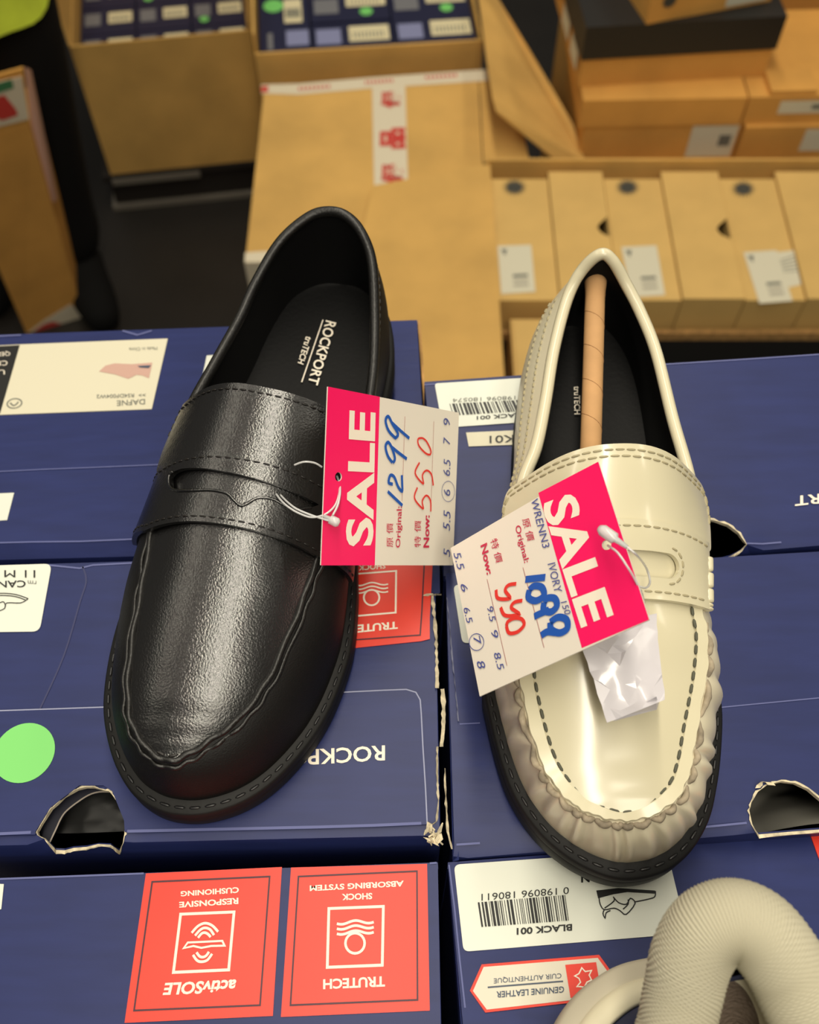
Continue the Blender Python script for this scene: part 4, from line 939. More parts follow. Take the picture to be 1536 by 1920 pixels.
# upper: navy rear quarter and cream knit front, from the sole to the collar and over the toe
base = rrows[-1]; top_ = []
for i, p in enumerate(base):
    # nearest matching point: by angle round the opening, front points go to the ridge over the toe
    if p.y < Ra.y - .045:
        t = min(1, (Ra.y - .045 - p.y) / .15); top_.append(V((cx_ + (xc - cx_) * t + (p.x - xc) * .12 * (1 - t), p.y + .012 * t, .074 - .034 * t ** 1.3)))
    else:
        k = min(range(len(CP)), key=lambda j: (CP[j].x - (p.x + .4 * (cx_ - xc)) * .55 - cx_ * .45) ** 2 + (CP[j].y - p.y * .8 - .2 * (Ra.y)) ** 2); top_.append(CP[k])
for _ in range(6): top_ = [(top_[i - 1] + top_[i] * 2 + top_[(i + 1) % len(top_)]) / 4 for i in range(len(top_))]
rowsU = []
for b_ in fr(0, 1, 10):
    row = []
    for p, q in zip(base, top_):
        h = 1 - math.cos(b_ * math.pi / 2); vv = math.sin(b_ * math.pi / 2); row.append(V((p.x + (q.x - p.x) * (h * .6 + b_ * .4), p.y + (q.y - p.y) * (h * .6 + b_ * .4), p.z + (q.z - p.z) * (vv * .6 + b_ * .4))))
    rowsU.append(row)
v, f = loft(rowsU)
rear = [q for q in f if v[q[0]].y > Ra.y - .02]; front = [q for q in f if v[q[0]].y <= Ra.y - .02]
mk('quarter', v, rear, NVYS, sn, label='navy sneaker quarter'); mk('toe_upper', v, front, KNIT, sn, label='cream knit toe of the sneaker')
def knit_tube(pts, seg=64):
    v, f = tube_g(pts, 1.0, seg, closed=True)
    out = []
    for i in range(nC):
        t = min(1, i / (nC * 10 / 16)); r0 = .0108 + .0008 * math.sin(math.pi * t) + .0022 * max(0, t - .5) * (1 if i < nC * 10 / 16 else max(0, 1 - (i / nC - .625) * 8))
        for k in range(seg):
            d = (v[i * seg + k] - pts[i]).normalized()
            rib = math.sin(2 * math.pi * i / 6.0); kn = math.cos(math.pi * k + math.pi * (i // 6))
            out.append(pts[i] + d * (r0 + .00020 * rib + .00016 * kn))
    return out, f
MB().add(*knit_tube(CPF)).build('heel_collar', KNIT, sn, label='padded cream knit collar')
cin = P(1395, 1975, .03)
def inner(k0, k1):
    def f(a, b):
        p = atl(CP, a); d = cin - p; ar = min(1, a * 1.6); s_ = .16 + .5 * ar; ka = {0: .02, 1: s_, 2: 1.0}; t = ka[k0] + (ka[k1] - ka[k0]) * b
        q = p + d * t; q.z = p.z - .006 - (p.z - .026) * t ** 1.15; return q
    return f
v, f = grid(inner(0, 1), fr(0, 1, 100), fr(0, 1, 10)); mk('collar_lining', v, f, KNIT, sn)
v, f = grid(inner(1, 2), fr(0, 1, 100), fr(0, 1, 8)); mk('mesh_lining', v, f, MESHF, sn, label='brown mesh lining')
nb_ = thing('shoe_box', 'navy shoe box nearest the viewer, under the toe of the cream sneaker', 'shoe box', V((.16, -.13, -.27)), 'navy shoe boxes standing on end')
MB().add(*hexa([V((.03, -.225, -.27)), V((.27, -.225, -.27)), V((.27, -.045, -.27)), V((.03, -.045, -.27))], [V((.03, -.225, ZF)), V((.27, -.225, ZF)), V((.27, -.045, ZF)), V((.03, -.045, ZF))])).build('box_body', NAVY, nb_, smooth=False)

# ------------------------------------------------------------------ stock behind the display
def panel(name, pts, m, parent, t=.004, **k):
    pts = [V(p) for p in pts]; n = (pts[1] - pts[0]).cross(pts[2] - pts[0]).normalized() * t; N = len(pts)
    return mk(name, pts + [p - n for p in pts], [tuple(range(N)), tuple(reversed(range(N, 2 * N)))] + [(i, (i + 1) % N, N + (i + 1) % N, N + i) for i in range(N)], m, parent, smooth=False, **k)
class Frame:
    def __init__(s, o, ex):
        s.o = V(o); s.ex = V((ex.x, ex.y, 0)).normalized(); s.ey = V((-s.ex.y, s.ex.x, 0)); s.pl = Plane(s.o, V((0, 0, 1)))
    def p(s, x, y, z): q = s.o + s.ex * x + s.ey * y; q.z = z; return q
def fbox(fr_, x0, x1, y0, y1, z0, z1): return hexa([fr_.p(x0, y0, z0), fr_.p(x1, y0, z0), fr_.p(x1, y1, z0), fr_.p(x0, y1, z0)], [fr_.p(x0, y0, z1), fr_.p(x1, y0, z1), fr_.p(x1, y1, z1), fr_.p(x0, y1, z1)])
def fcarton(name, label, F_, x0, x1, y0, y1, z0, z1, m, t=.005, walls=None, group=None):
    o = thing(name, label, 'carton', F_.p((x0 + x1) / 2, (y0 + y1) / 2, z0), group); wz = {'f': z1, 'b': z1, 'l': z1, 'r': z1}; wz.update(walls or {})
    b = MB()
    for a, r_ in (('f', (x0, x1, y0, y0 + t)), ('b', (x0, x1, y1 - t, y1)), ('l', (x0, x0 + t, y0 + t, y1 - t)), ('r', (x1 - t, x1, y0 + t, y1 - t))):
        b.add(*fbox(F_, *r_, z0, wz[a]))
    b.add(*fbox(F_, x0 + t, x1 - t, y0 + t, y1 - t, z0, z0 + t))
    b.build('carton_walls', m, o, smooth=False)
    return o
BLUEL = mat('blue_grey_label', (136, 140, 178), .5); CREAML = mat('cream_label', (228, 216, 176), .5); GREYL = mat('grey_label', (120, 120, 124), .5)
def nbox(F_, x0, x1, y0, y1, z, h, m, marks, label, group):
    o = thing('shoe_box', label, 'shoe box', F_.p((x0 + x1) / 2, (y0 + y1) / 2, z - h), group); g = .0015
    b = MB().add(*fbox(F_, x0 + g, x1 - g, y0 + g, y1 - g, z - h, z)); bo = b.build('box_body', m, o, smooth=False)
    X = lambda a: x0 + (x1 - x0) * a
    Y = lambda a: y0 + (y1 - y0) * a
    for nm, a0, a1, c0, c1, mm in marks:
        if nm == 'green_sticker':
            r_ = min((x1 - x0) * (a1 - a0), .05) / 2; c = (X((a0 + a1) / 2), Y((c0 + c1) / 2))
            pts = [F_.p(c[0] + r_ * math.cos(i * math.pi / 8), c[1] + r_ * math.sin(i * math.pi / 8), z + .0012) for i in range(16)]
        else: pts = [F_.p(X(a0), Y(c0), z + .0006), F_.p(X(a1), Y(c0), z + .0006), F_.p(X(a1), Y(c1), z + .0006), F_.p(X(a0), Y(c1), z + .0006)]
        pt = panel(nm, pts, mm, o, .0005)
        if nm == 'cream_label':
            bb = MB()
            for i in range(9):
                xa = X(a0 + (a1 - a0) * (.1 + .09 * i)); bb.add([F_.p(xa, Y(c0 + (c1 - c0) * .2), z + .001), F_.p(xa + .0025, Y(c0 + (c1 - c0) * .2), z + .001), F_.p(xa + .0025, Y(c0 + (c1 - c0) * .6), z + .001), F_.p(xa, Y(c0 + (c1 - c0) * .6), z + .001)], [(0, 1, 2, 3)])
            bb.build('barcode', GREYP, pt, smooth=False)
    return o
# carton with navy boxes straight behind
a, b = P(478, 102, -.84), P(906, 76, -.84)
FM = Frame(a, b - a); WM = (b - a).length
fcarton('carton', 'open carton of navy shoe boxes behind the taped carton', FM, 0, WM, 0, .42, FLOOR_Z, -.84, CARD, walls={'b': -.84, 'l': -.80})
xs = [.008, .008 + (WM - .016) * .24, .008 + (WM - .016) * .62, WM - .008]
k_ = 0
names = ['front row, left', 'front row, middle', 'front row, right', 'second row, left', 'second row, middle', 'second row, right', 'third row, left', 'third row, middle', 'third row, right', 'rear row, left', 'rear row, middle', 'rear row, right']
for j in range(4):
    for i in range(3):
        if i == 0: mk_ = [('white_label', .16, .26, .2, .75, GREYL), ('blue_label', .52, .95, .3, .8, BLUEL)] if j % 2 == 0 else [('green_sticker', .1, .5, .5, .9, GREEN), ('cream_label', .5, .85, .1, .9, CREAML)]
        else: mk_ = [('blue_label', .06, .36, .3, .8, BLUEL if j % 2 == 0 else GREYL), ('cream_label', .46, .95, .35 if j % 2 == 0 else .5, .85, CREAML)] + ([('green_sticker', .62, .78, .1, .5, GREEN)] if j % 2 else [])
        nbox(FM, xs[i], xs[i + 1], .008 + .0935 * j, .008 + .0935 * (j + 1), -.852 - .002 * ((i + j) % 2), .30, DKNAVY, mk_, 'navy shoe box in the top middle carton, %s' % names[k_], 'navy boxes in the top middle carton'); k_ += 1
# carton behind on the left
a, b = P(130, 88, -.948), P(470, 57, -.948)
FL_ = Frame(a, b - a); WL_ = (b - a).length
cl = fcarton('carton', 'open carton of navy shoe boxes on a dark pallet, upper left', FL_, 0, WL_, 0, .42, -1.287, -.948, CARD, walls={'r': -.93})
k_ = 0
for j in range(4):
    for i in range(3):
        x0 = .008 + (WL_ - .016) / 3 * i; x1 = x0 + (WL_ - .016) / 3
        mk_ = [('grey_label', .08, .36, .35, .8, GREYL), ('cream_label', .5, .93, .4, .8, CREAML)] + ([('green_sticker', .15, .32, .05, .4, GREEN)] if (i + j) % 3 == 0 else [])
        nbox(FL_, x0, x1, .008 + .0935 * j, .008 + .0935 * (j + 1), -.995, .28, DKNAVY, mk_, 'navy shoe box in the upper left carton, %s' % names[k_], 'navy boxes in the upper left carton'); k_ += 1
panel('side_flap', [FL_.p(WL_ - .003, .0, -.945), FL_.p(WL_ - .003, .42, -.945), FL_.p(WL_ + .01, .40, -.80), FL_.p(WL_ + .01, .02, -.88)], CARD, cl, .004)
panel('side_flap', [FL_.p(.003, .0, -.945), FL_.p(.003, .42, -.945), FL_.p(-.03, .40, -.74), FL_.p(-.03, .15, -.74)], CARD, cl, .004)  # added flap, unseen, blocks light coming from the left
panel('rear_shade_flap', [FL_.p(.01, .415, -.945), FL_.p(WL_ - .01, .415, -.945), FL_.p(WL_ - .01, .45, -.72), FL_.p(.01, .45, -.72)], CARD, cl, .004)  # added flap out of view, keeps light from behind off the boxes
pal = thing('pallet', 'low dark pallet under the upper left carton', 'pallet', FL_.p(WL_ / 2, .2, FLOOR_Z))
MB().add(*fbox(FL_, -.02, WL_ + .0, -.004, .44, -1.305, -1.2875)).build('deck', WOODD, pal, smooth=False)
for yy in (.0, .2, .4): MB().add(*fbox(FL_, -.01, WL_ + .01, yy + .01, yy + .04, FLOOR_Z + .016, -1.306)).build('runner', WOODD, pal, smooth=False)
MB().add(*fbox(FL_, -.02, WL_ + .0, .0, .05, FLOOR_Z + .001, FLOOR_Z + .015)).build('edge_strip', GREYM, pal, smooth=False)
MB().add(*fbox(FL_, .0, WL_ * .55, -.010, -.006, -1.312, -1.296)).build('edge_strip', GREYM, pal, smooth=False)

# taped carton in the middle
ZC = -.87
c0, c1 = P(460, 492, ZC), P(496, 163, ZC); c2, c3 = P(905, 136, ZC), V((.132, 0, ZC)); c3.y = c0.y
ce = thing('carton', 'closed brown carton with white and red tape behind the black loafer', 'carton', V(((c0.x + c2.x) / 2, (c0.y + c2.y) / 2, FLOOR_Z)))
c2.x = .132
b = MB(); b.add(*hexa([V((p.x, p.y, FLOOR_Z)) for p in (c0, c3, c2, c1)], [c0, c3, c2, c1])); b.build('carton_body', CARD, ce, smooth=False)
panel('side_flap', [V((.134, 1.462, ZC)), P(992, 296, ZC), P(955, 130, ZC), V((.134, P(915, 135, ZC).y, ZC))], CARD, ce)
PC = Plane(V((0, 0, ZC)), V((0, 0, 1)))
tpp = [(490, 176), (560, 178), (700, 166), (918, 152), (914, 131), (700, 146), (560, 158), (490, 160)]
tpe = sheet('tape', PC, tpp, TAPE, ce, .0012, .0006)
for (u0, v0, u1, v1) in ((560, 168, 622, 163), (685, 156, 740, 152), (798, 147, 860, 142)):
    strokes(tpe, PC, [[lerp2((u0, v0), (u1, v1), t) for t in (i / 8, i / 8 + .07)] for i in range(8)], .009, TAPER, 'tape_print', .0018)
poly(tpe, PC, [(490, 162), (503, 161), (503, 172), (490, 173)], TAPER, 'tape_print', .0018)
tp2 = sheet('tape', PC, [(698, 166), (760, 162), (765, 345), (702, 356)], TAPE, ce, .0020, .0008)
for i, (u0, v0, u1, v1) in enumerate(((714, 170, 750, 203), (712, 240, 760, 280), (714, 306, 755, 345))):
    ch = '優品優'[i]
    ptext(tp2, PC, ch, [(u0, v1), (u0 + 1, v0), (u1, v0 - 1), (u1 + 1, v1 - 2)], TAPER, off=.003, bold=.05)
vt = [P(460, 474, ZC + .001), P(503, 471, ZC + .001), V((P(503, 500, ZC).x, c0.y - .001, ZC + .001)), V((c0.x - .001, c0.y - .001, ZC + .001))]
panel('tape', vt, TAPE, ce, .0006)
panel('tape', [V((c0.x - .001, c0.y - .0015, ZC)), V((c0.x + .05, c0.y - .0015, ZC)), V((c0.x + .05, c0.y - .0015, ZC - .07)), V((c0.x - .001, c0.y - .0015, ZC - .07))], TAPE, ce, .0006)

# carton of upright tan boxes on the right
ZU = -.85
yb = P(1100, 322, ZU).y; yf = P(1300, 560, ZU).y; xl = P(921, 322, ZU).x
uc = thing('carton', 'carton holding the row of upright tan boxes, shade painted on its front', 'carton', V((.5, (yb + yf) / 2, FLOOR_Z)))
xr = .74
MB().add(*hexa([V((xl - .006, yf - .02, FLOOR_Z)), V((xr, yf - .02, FLOOR_Z)), V((xr, yf - .014, FLOOR_Z)), V((xl - .006, yf - .014, FLOOR_Z))], [V((xl - .006, yf - .02, -.93)), V((xr, yf - .02, -.93)), V((xr, yf - .014, -.93)), V((xl - .006, yf - .014, -.93))])).build('shade_front', BLKBOX, uc, smooth=False)  # dark shade before the carton, painted as a black front wall
bb = MB(); bb.add(*hexa([V((xl - .006, yf - .02, -.93)), V((xr, yf - .02, -.93)), V((xr, yf - .014, -.93)), V((xl - .006, yf - .014, -.93))], [V((xl - .006, yf - .02, -.913)), V((xr, yf - .02, -.913)), V((xr, yf - .014, -.913)), V((xl - .006, yf - .014, -.913))]))
for i in range(150):
    x = xl + (xr - xl) * i / 150; bb.add(*hexa([V((x, yf - .0215, -.915)), V((x + .002, yf - .0215, -.915)), V((x + .002, yf - .013, -.915)), V((x, yf - .013, -.915))], [V((x + .001, yf - .0215, -.9105)), V((x + .003, yf - .0215, -.9105)), V((x + .003, yf - .013, -.9105)), V((x + .001, yf - .013, -.9105))]))
bb.build('corrugated_rim', CARDE, uc, smooth=False)
MB().add(*hexa([V((xl - .006, yb + .012, FLOOR_Z)), V((xr, yb + .012, FLOOR_Z)), V((xr, yb + .017, FLOOR_Z)), V((xl - .006, yb + .017, FLOOR_Z))], [V((xl - .006, yb + .012, -.835)), V((xr, yb + .012, -.835)), V((xr, yb + .017, -.835)), V((xl - .006, yb + .017, -.835))])).build('back_side', CARD, uc, smooth=False)
MB().add(*hexa([V((xl - .006, .955, -1.2)), V((xl - .002, .955, -1.2)), V((xl - .002, yb + .012, -1.2)), V((xl - .006, yb + .012, -1.2))], [V((xl - .006, .955, ZU + .001)), V((xl - .002, .955, ZU + .001)), V((xl - .002, yb + .012, ZU + .001)), V((xl - .006, yb + .012, ZU + .001))])).build('left_side', CARD, uc, smooth=False)
fb_ = [P(919, 310, ZU + .002), P(946, 715, ZU + .002), P(600, 780, ZU - .012), P(700, 351, ZU - .012)]
panel('side_flap', fb_, CARD, uc, .004)
MB().add(*hexa([V((xl, yf - .012, FLOOR_Z)), V((xr, yf - .012, FLOOR_Z)), V((xr, yb + .01, FLOOR_Z)), V((xl, yb + .01, FLOOR_Z))], [V((xl, yf - .012, -1.18)), V((xr, yf - .012, -1.18)), V((xr, yb + .01, -1.18)), V((xl, yb + .01, -1.18))])).build('base', BLKBOX, uc, smooth=False)
ue = [920, 1027, 1130, 1238, 1347, 1452, 1560]
FU = Frame(V((0, yf, ZU)), V((1, 0, 0)))
xe = [P(u, 322, ZU).x for u in ue]
ords = ['leftmost, with label beside the ivory heel', 'second from the left, with a half-round finger hole', 'third from the left, label just right of the ivory heel', 'fourth from the left, with a half-round finger hole', 'fifth from the left, with two overlapping labels', 'rightmost, at the picture edge']
for i in range(6):
    z = ZU - (.004 if i % 2 == 0 else 0); y1 = (yb - yf) - (.014 if i % 2 == 0 else 0)
    o = thing('shoe_box', 'upright tan shoe box, ' + ords[i], 'shoe box', FU.p((xe[i] + xe[i + 1]) / 2, y1 / 2, -1.179), 'tan upright shoe boxes in the right carton')
    PU = Plane(V((0, 0, z)), V((0, 0, 1))); ho = []
    if i in (1, 3):
        cu, cv, rx = ((1150, 424, 27), (1374, 427, 27))[i == 3]
        ho = [[(cu - 2, cv - 19), (cu - 14, cv - 15), (cu - 26, cv - 5), (cu - 30, cv + 3), (cu - 22, cv + 13), (cu - 8, cv + 19), (cu + 1.5, cv + 21)]]
    x0, x1 = xe[i] + .001, xe[i + 1] - .001
    cx4 = [(x0, 0), (x1, 0), (x1, y1), (x0, y1)]
    h2 = [[(PU.px(*p).x, PU.px(*p).y - yf) for p in h] for h in ho]
    h2 = [[(min(a_, x1 - .002), b__) for a_, b__ in h] for h in h2]
    v2, t = cdt(cx4, h2, .05)
    bx = MB(); bx.add(*slab(v2, t, lambda a_, b__, d: V((a_, b__ + yf, z + d)), -.002, 0))
    for q in ((x0, x1, 0, .002), (x0, x1, y1 - .002, y1), (x0, x0 + .002, .002, y1 - .002), (x1 - .002, x1, .002, y1 - .002)): bx.add(*fbox(FU, *q, -1.179, z - .002))
    bx.build('box_body', CARD3, o, smooth=False)
    if i % 2 == 0:
        cu, cv = ((965, 351), (1177, 351), (1394, 354))[i // 2]
        pts = []
        for k in range(36): r_ = 1.0 if k % 2 == 0 else .5; pts.append((cu + 25 * r_ * math.cos(k * math.pi / 18), cv + 18 * r_ * math.sin(k * math.pi / 18)))
        poly(o, PU, pts, SUN, 'sunburst_mark', .0006)
        q = ([(933, 462), (996, 460), (1004, 548), (940, 552)], [(1165, 464), (1231, 461), (1247, 554), (1184, 558)], [(1394, 474), (1456, 470), (1486, 565), (1424, 570)])[i // 2]
        if i == 4:
            ex = sheet('shipping_label', PU, [(1452, 474), (1488, 470), (1502, 534), (1475, 540)], WHITE_R, o, .0006)
            strokes(ex, PU, [[(1462 + k * 1.5, 490 + k * 5), (1490 + k * 2, 480 + k * 7)] for k in range(5)], .0016, GREYP, 'printed_text', .0010)
        lb_ = sheet('shipping_label', PU, q, WHITE_R, o, .0012)
        bi = lambda a_, b__: lerp2(lerp2(q[0], q[1], a_), lerp2(q[3], q[2], a_), b__)
        poly(lb_, PU, [bi(.1, .06), bi(.28, .06), bi(.2, .2)], GREYP, 'printed_mark', .0016)
        for k in range(3): strokes(lb_, PU, [[bi(.38, .64 + k * .1), bi(.82, .64 + k * .1)]], .006, GREYP if k == 0 else mat('faint_print', (176, 170, 152), .6), 'barcode', .0016)
        ptext(lb_, PU, '38', [bi(.5, .28), bi(.66, .28), bi(.66, .38), bi(.5, .38)], mat('faint_print', (176, 170, 152), .6), off=.0016) if False else None
lo = thing('shoe_box', 'low tan box in front of the leftmost upright tan box', 'shoe box', P(990, 640, -1.19))
q0 = [P(947, 566, -.93), P(1020, 564, -.93), P(1050, 700, -.93), P(957, 704, -.93)]
q0 = [V((q0[0].x, yf - .022, -.875)), V((q0[0].x + .1, yf - .022, -.875)), V((q0[0].x + .1, .96, -.875)), V((q0[0].x, .96, -.875))]
MB().add(*hexa([p - V((0, 0, .325)) for p in q0], q0)).build('box_body', CARD3, lo, smooth=False)
MB().add(*hexa([p + V((0, 0, .0005)) for p in [q0[0] + V((.004, -.004, 0)), q0[1] + V((-.004, -.004, 0)), q0[2] + V((-.004, .004, 0)), q0[3] + V((.004, .004, 0))]], [p + V((0, 0, .004)) for p in [q0[0] + V((.004, -.004, 0)), q0[1] + V((-.004, -.004, 0)), q0[2] + V((-.004, .004, 0)), q0[3] + V((.004, .004, 0))]])).build('lid', CARD3, lo, smooth=False)
st_ = thing('crate', 'dark crate under the lower tan box', 'crate', V((q0[0].x + .05, 1.02, FLOOR_Z)))
MB().add(*hexa([V((q0[0].x, .955, FLOOR_Z)), V((q0[0].x + .1, .955, FLOOR_Z)), V((q0[0].x + .1, yf - .03, FLOOR_Z)), V((q0[0].x, yf - .03, FLOOR_Z))], [V((q0[0].x, .955, -1.2005)), V((q0[0].x + .1, .955, -1.2005)), V((q0[0].x + .1, yf - .03, -1.2005)), V((q0[0].x, yf - .03, -1.2005))])).build('crate_body', BLKBOX, st_, smooth=False)

# carton with the tall slanting flap and the stack of tan boxes
YS = 1.475
sc_ = thing('carton', 'upper right carton with a tall slanting flap, under stacked tan boxes', 'carton', V((.55, YS + .25, FLOOR_Z)))
hx = P(1097, 301, -.86).x
MB().add(*hexa([V((hx, YS, FLOOR_Z)), V((.95, YS, FLOOR_Z)), V((.95, YS + .48, FLOOR_Z)), V((hx, YS + .48, FLOOR_Z))], [V((hx, YS, -.895)), V((.95, YS, -.895)), V((.95, YS + .48, -.895)), V((hx, YS + .48, -.895))])).build('carton_body', CARD, sc_, smooth=False)
panel('tall_flap', [PY(1047, 303, 1.462), PY(1097, 303, 1.465), PY(1076, 235, 1.55), PY(1008, 118, 1.70), PY(936, 0, 1.88), PY(930, -14, 1.90), PY(893, -30, 1.88), PY(901, 20, 1.80), PY(913, 115, 1.65), PY(924, 185, 1.53), PY(931, 208, 1.485)], CARD, sc_, .004)
def stk(label, f0, f1, z0, z1, dep, m, yaw=0.0, group='stacked tan shoe boxes at the upper right', lid=None):
    """box whose front lower edge runs from f0 to f1 (points), height z0..z1"""
    Fr = Frame(f0, f1 - f0); w_ = (V((f1.x, f1.y, 0)) - V((f0.x, f0.y, 0))).length
    o = thing('shoe_box', label, 'shoe box', Fr.p(w_ / 2, dep / 2, z0), group)
    if lid:
        hl, lm_ = lid
        MB().add(*fbox(Fr, .002, w_ - .002, .002, dep - .002, z0, z1 - hl)).build('box_body', m, o, smooth=False)
        MB().add(*fbox(Fr, -.002, w_ + .002, -.002, dep + .002, z1 - hl, z1)).build('lid', lm_, o, smooth=False)
    else:
        MB().add(*fbox(Fr, 0, w_, 0, dep, z0, z1)).build('box_body', m, o, smooth=False)
    return o, Fr, w_
def flab(o, Fr, x0, x1, z0, z1, m=WHITE_R, y=-.0008, dark=True):
    l = panel('shipping_label', [Fr.p(x0, y, z0), Fr.p(x1, y, z0), Fr.p(x1, y, z1), Fr.p(x0, y, z1)], m, o, -.0005)
    if dark:
        a0, a1 = x0 + (x1 - x0) * .64, x0 + (x1 - x0) * .9
        mk('barcode', [Fr.p(a0, y - .0008, z0 + (z1 - z0) * .35), Fr.p(a1, y - .0008, z0 + (z1 - z0) * .35), Fr.p(a1, y - .0008, z0 + (z1 - z0) * .7), Fr.p(a0, y - .0008, z0 + (z1 - z0) * .7)], [(0, 1, 2, 3)], GREYP, l, smooth=False)
def zat(v, y): return PY(768, v, y).z
Yf = YS + .012
zA, zB, zC_, zD, zE = -.8945, zat(236, Yf), zat(186, Yf), zat(112, Yf + .03), zat(50, Yf + .03)
sA, FrA, wA = stk('bottom tan shoe box of the upper right stack, white label at right', PY(1086, 292, Yf), PY(1376, 280, Yf + .008), zA, zB - .001, .22, CARD2)
flab(sA, FrA, wA * .69, wA * .985, zA + .012, zB - .004)
sB, FrB, wB = stk('tan shoe box with overhanging lid, second from bottom of the upper right stack', PY(1086, 236, Yf - .004), PY(1390, 222, Yf + .004), zB, zC_, .24, CARD2)
sC, FrC, wC = stk('tan shoe box with a black lid in the upper right stack', PY(1082, 170, Yf + .03), PY(1436, 140, Yf + .06), zC_ + .0005, zE, .26, CARD2, lid=(zE - zD, BLKBOX))
for y0, y1 in ((.03, .085), (.11, .17)):
    panel('side_label', [FrC.p(-.0005, y1, zC_ + .012), FrC.p(-.0005, y0, zC_ + .012), FrC.p(-.0005, y0, zD - .008), FrC.p(-.0005, y1, zD - .008)], WHITE_R, sC, -.0005)
p0 = P(1212, 46, zE + .0005); p1 = P(1445, 2, zE + .0005)
sD, FrD, wD = stk('tan shoe box with a sunburst mark resting askew on the black lid', p0, p1, zE + .0005, zE + .09, .2, CARD2)
pts = []
for k in range(36):
    r_ = .014 * (1.0 if k % 2 == 0 else .68); pts.append(FrD.p(.033 + r_ * math.cos(k * math.pi / 18), -.0006, zE + .036 + r_ * math.sin(k * math.pi / 18)))
mk('sunburst_mark', pts, [tuple(range(36))], SUN, sD, smooth=False)
flab(sD, FrD, wD * .62, wD * .95, zE + .006, zE + .05, dark=False)
sE, FrE, wE = stk('bottom tan shoe box of the rightmost pile, white label cut off', PY(1378, 300, Yf - .003), PY(1660, 290, Yf + .006), zA, zat(236, Yf) - .001, .24, CARD2)
flab(sE, FrE, wE * .40, wE * .8, zA + .030, zB - .008)
sF, FrF, wF = stk('middle tan shoe box of the rightmost pile, with a long white label', PY(1390, 232, Yf + .006), PY(1640, 222, Yf + .014), zat(236, Yf), zat(187, Yf), .24, CARD2)
flab(sF, FrF, wF * .24, wF * .62, zat(214, Yf + .006), zat(191, Yf + .006))
sG, FrG, wG = stk('plain flat tan box topmost in the rightmost pile', PY(1444, 180, Yf + .01), PY(1532, 174, Yf + .013), zat(187, Yf) + .0005, zat(171, Yf + .01), .06, CARD2)
bigc = thing('carton', 'large plain brown carton filling the top right corner', 'carton', V((.86, Yf + .30, -.8945)))
FB = Frame(PY(1415, 150, Yf + .24), PY(1700, 130, Yf + .26) - PY(1415, 150, Yf + .24))
MB().add(*fbox(FB, .02, .5, .08, .36, -.8945, -.45)).build('carton_body', CARD2, bigc, smooth=False)

# tall carton at the left edge
tl = thing('carton', 'tall narrow brown carton with printed tape beside the black trouser leg', 'carton', P(100, 608, FLOOR_Z))
bl_, br_ = P(50, 626, FLOOR_Z), P(156, 594, FLOOR_Z); tr0, tl0 = PY(56, 238, 1.50), PY(-97, 285, 1.43)
bk = V((-.02, .14, 0)); dl_ = V((0, 0, 0))
bt = MB(); bt.add(*hexa([bl_, br_, br_ + bk, bl_ + bk], [tl0, tr0, tr0 + bk, tl0 + bk])); bt.build('carton_body', CARD2, tl, smooth=False)
nF = (br_ - bl_).cross(tl0 - bl_).normalized()
PF = Plane(bl_, nF); 
if PF.n.y > 0: PF.n = -PF.n
PF.ex = (br_ - bl_).normalized(); PF.ey = PF.n.cross(PF.ex)
up1, up2 = PY(44, 128, 1.495), PY(-110, 170, 1.425)
tf = panel('top_flap', [tl0 + V((0, 0, .001)), tr0 + V((0, 0, .001)), up1, up2], CARD2, tl, .004)
PT = Plane(tl0, (tr0 - tl0).cross(up2 - tl0)); 
if PT.n.y > 0: PT.n = -PT.n
PT.ex = (tr0 - tl0).normalized(); PT.ey = PT.n.cross(PT.ex)
sheet('tape', PT, [(-60, 165), (40, 142), (54, 222), (-60, 250)], TAPE, tf, .002, .0008)
poly(tf, PT, [(-30, 165), (22, 148), (26, 165), (-25, 182)], PRGRN, 'tape_print', .003)
poly(tf, PT, [(-30, 190), (8, 178), (30, 205), (34, 216), (5, 226), (-30, 215)], TAPER, 'tape_print', .003)
sheet('tape', PF, [(52, 624), (80, 602), (132, 570), (156, 592), (128, 612), (80, 618)], TAPE, tl, .001, .0006)
poly(tl, PF, [(62, 622), (82, 608), (98, 603), (115, 607), (128, 612), (100, 616)], TAPER, 'tape_print', .0016)
sf = [PY(46, 126, 1.51), PY(54, 130, 1.53), PY(66, 200, 1.54), PY(88, 290, 1.55), PY(104, 372, 1.555), PY(98, 378, 1.53), PY(58, 240, 1.515)]
sd = panel('side_flap', sf, mat('pink_white_tape', (214, 170, 150), .5), tl, .004)
panel('tape_print', [PY(72, 235, 1.534), PY(82, 268, 1.536), PY(94, 322, 1.538), PY(88, 322, 1.528), PY(74, 268, 1.525)], TAPER, sd, .001)

# ------------------------------------------------------------------ person standing at the left
pe = thing('person', 'person standing in black trousers and a lime yellow vest', 'person', (-.80, 1.70, FLOOR_Z))
def skinmesh(name, verts, edges, radii, m, parent, sub=2, root=0):
    org = V(parent.location)
    me = bpy.data.meshes.new(name); me.from_pydata([tuple(V(p) - org) for p in verts], edges, []); me.update()
    o = bpy.data.objects.new(name, me); C.objects.link(o); o.parent = parent
    sk = o.modifiers.new('Skin', 'SKIN'); sk.use_smooth_shade = True
    for i, r_ in enumerate(radii):
        d = me.skin_vertices[0].data[i]; d.radius = r_ if isinstance(r_, tuple) else (r_, r_); d.use_root = (i == root)
    ss = o.modifiers.new('Sub', 'SUBSURF'); ss.levels = sub; ss.render_levels = sub
    dg = bpy.context.evaluated_depsgraph_get(); me2 = bpy.data.meshes.new_from_object(o.evaluated_get(dg))
    o.modifiers.clear(); o.data = me2; me2.materials.clear(); me2.materials.append(m)
    for p in me2.polygons: p.use_smooth = True
    return o
HX, HY = -.82, 1.71
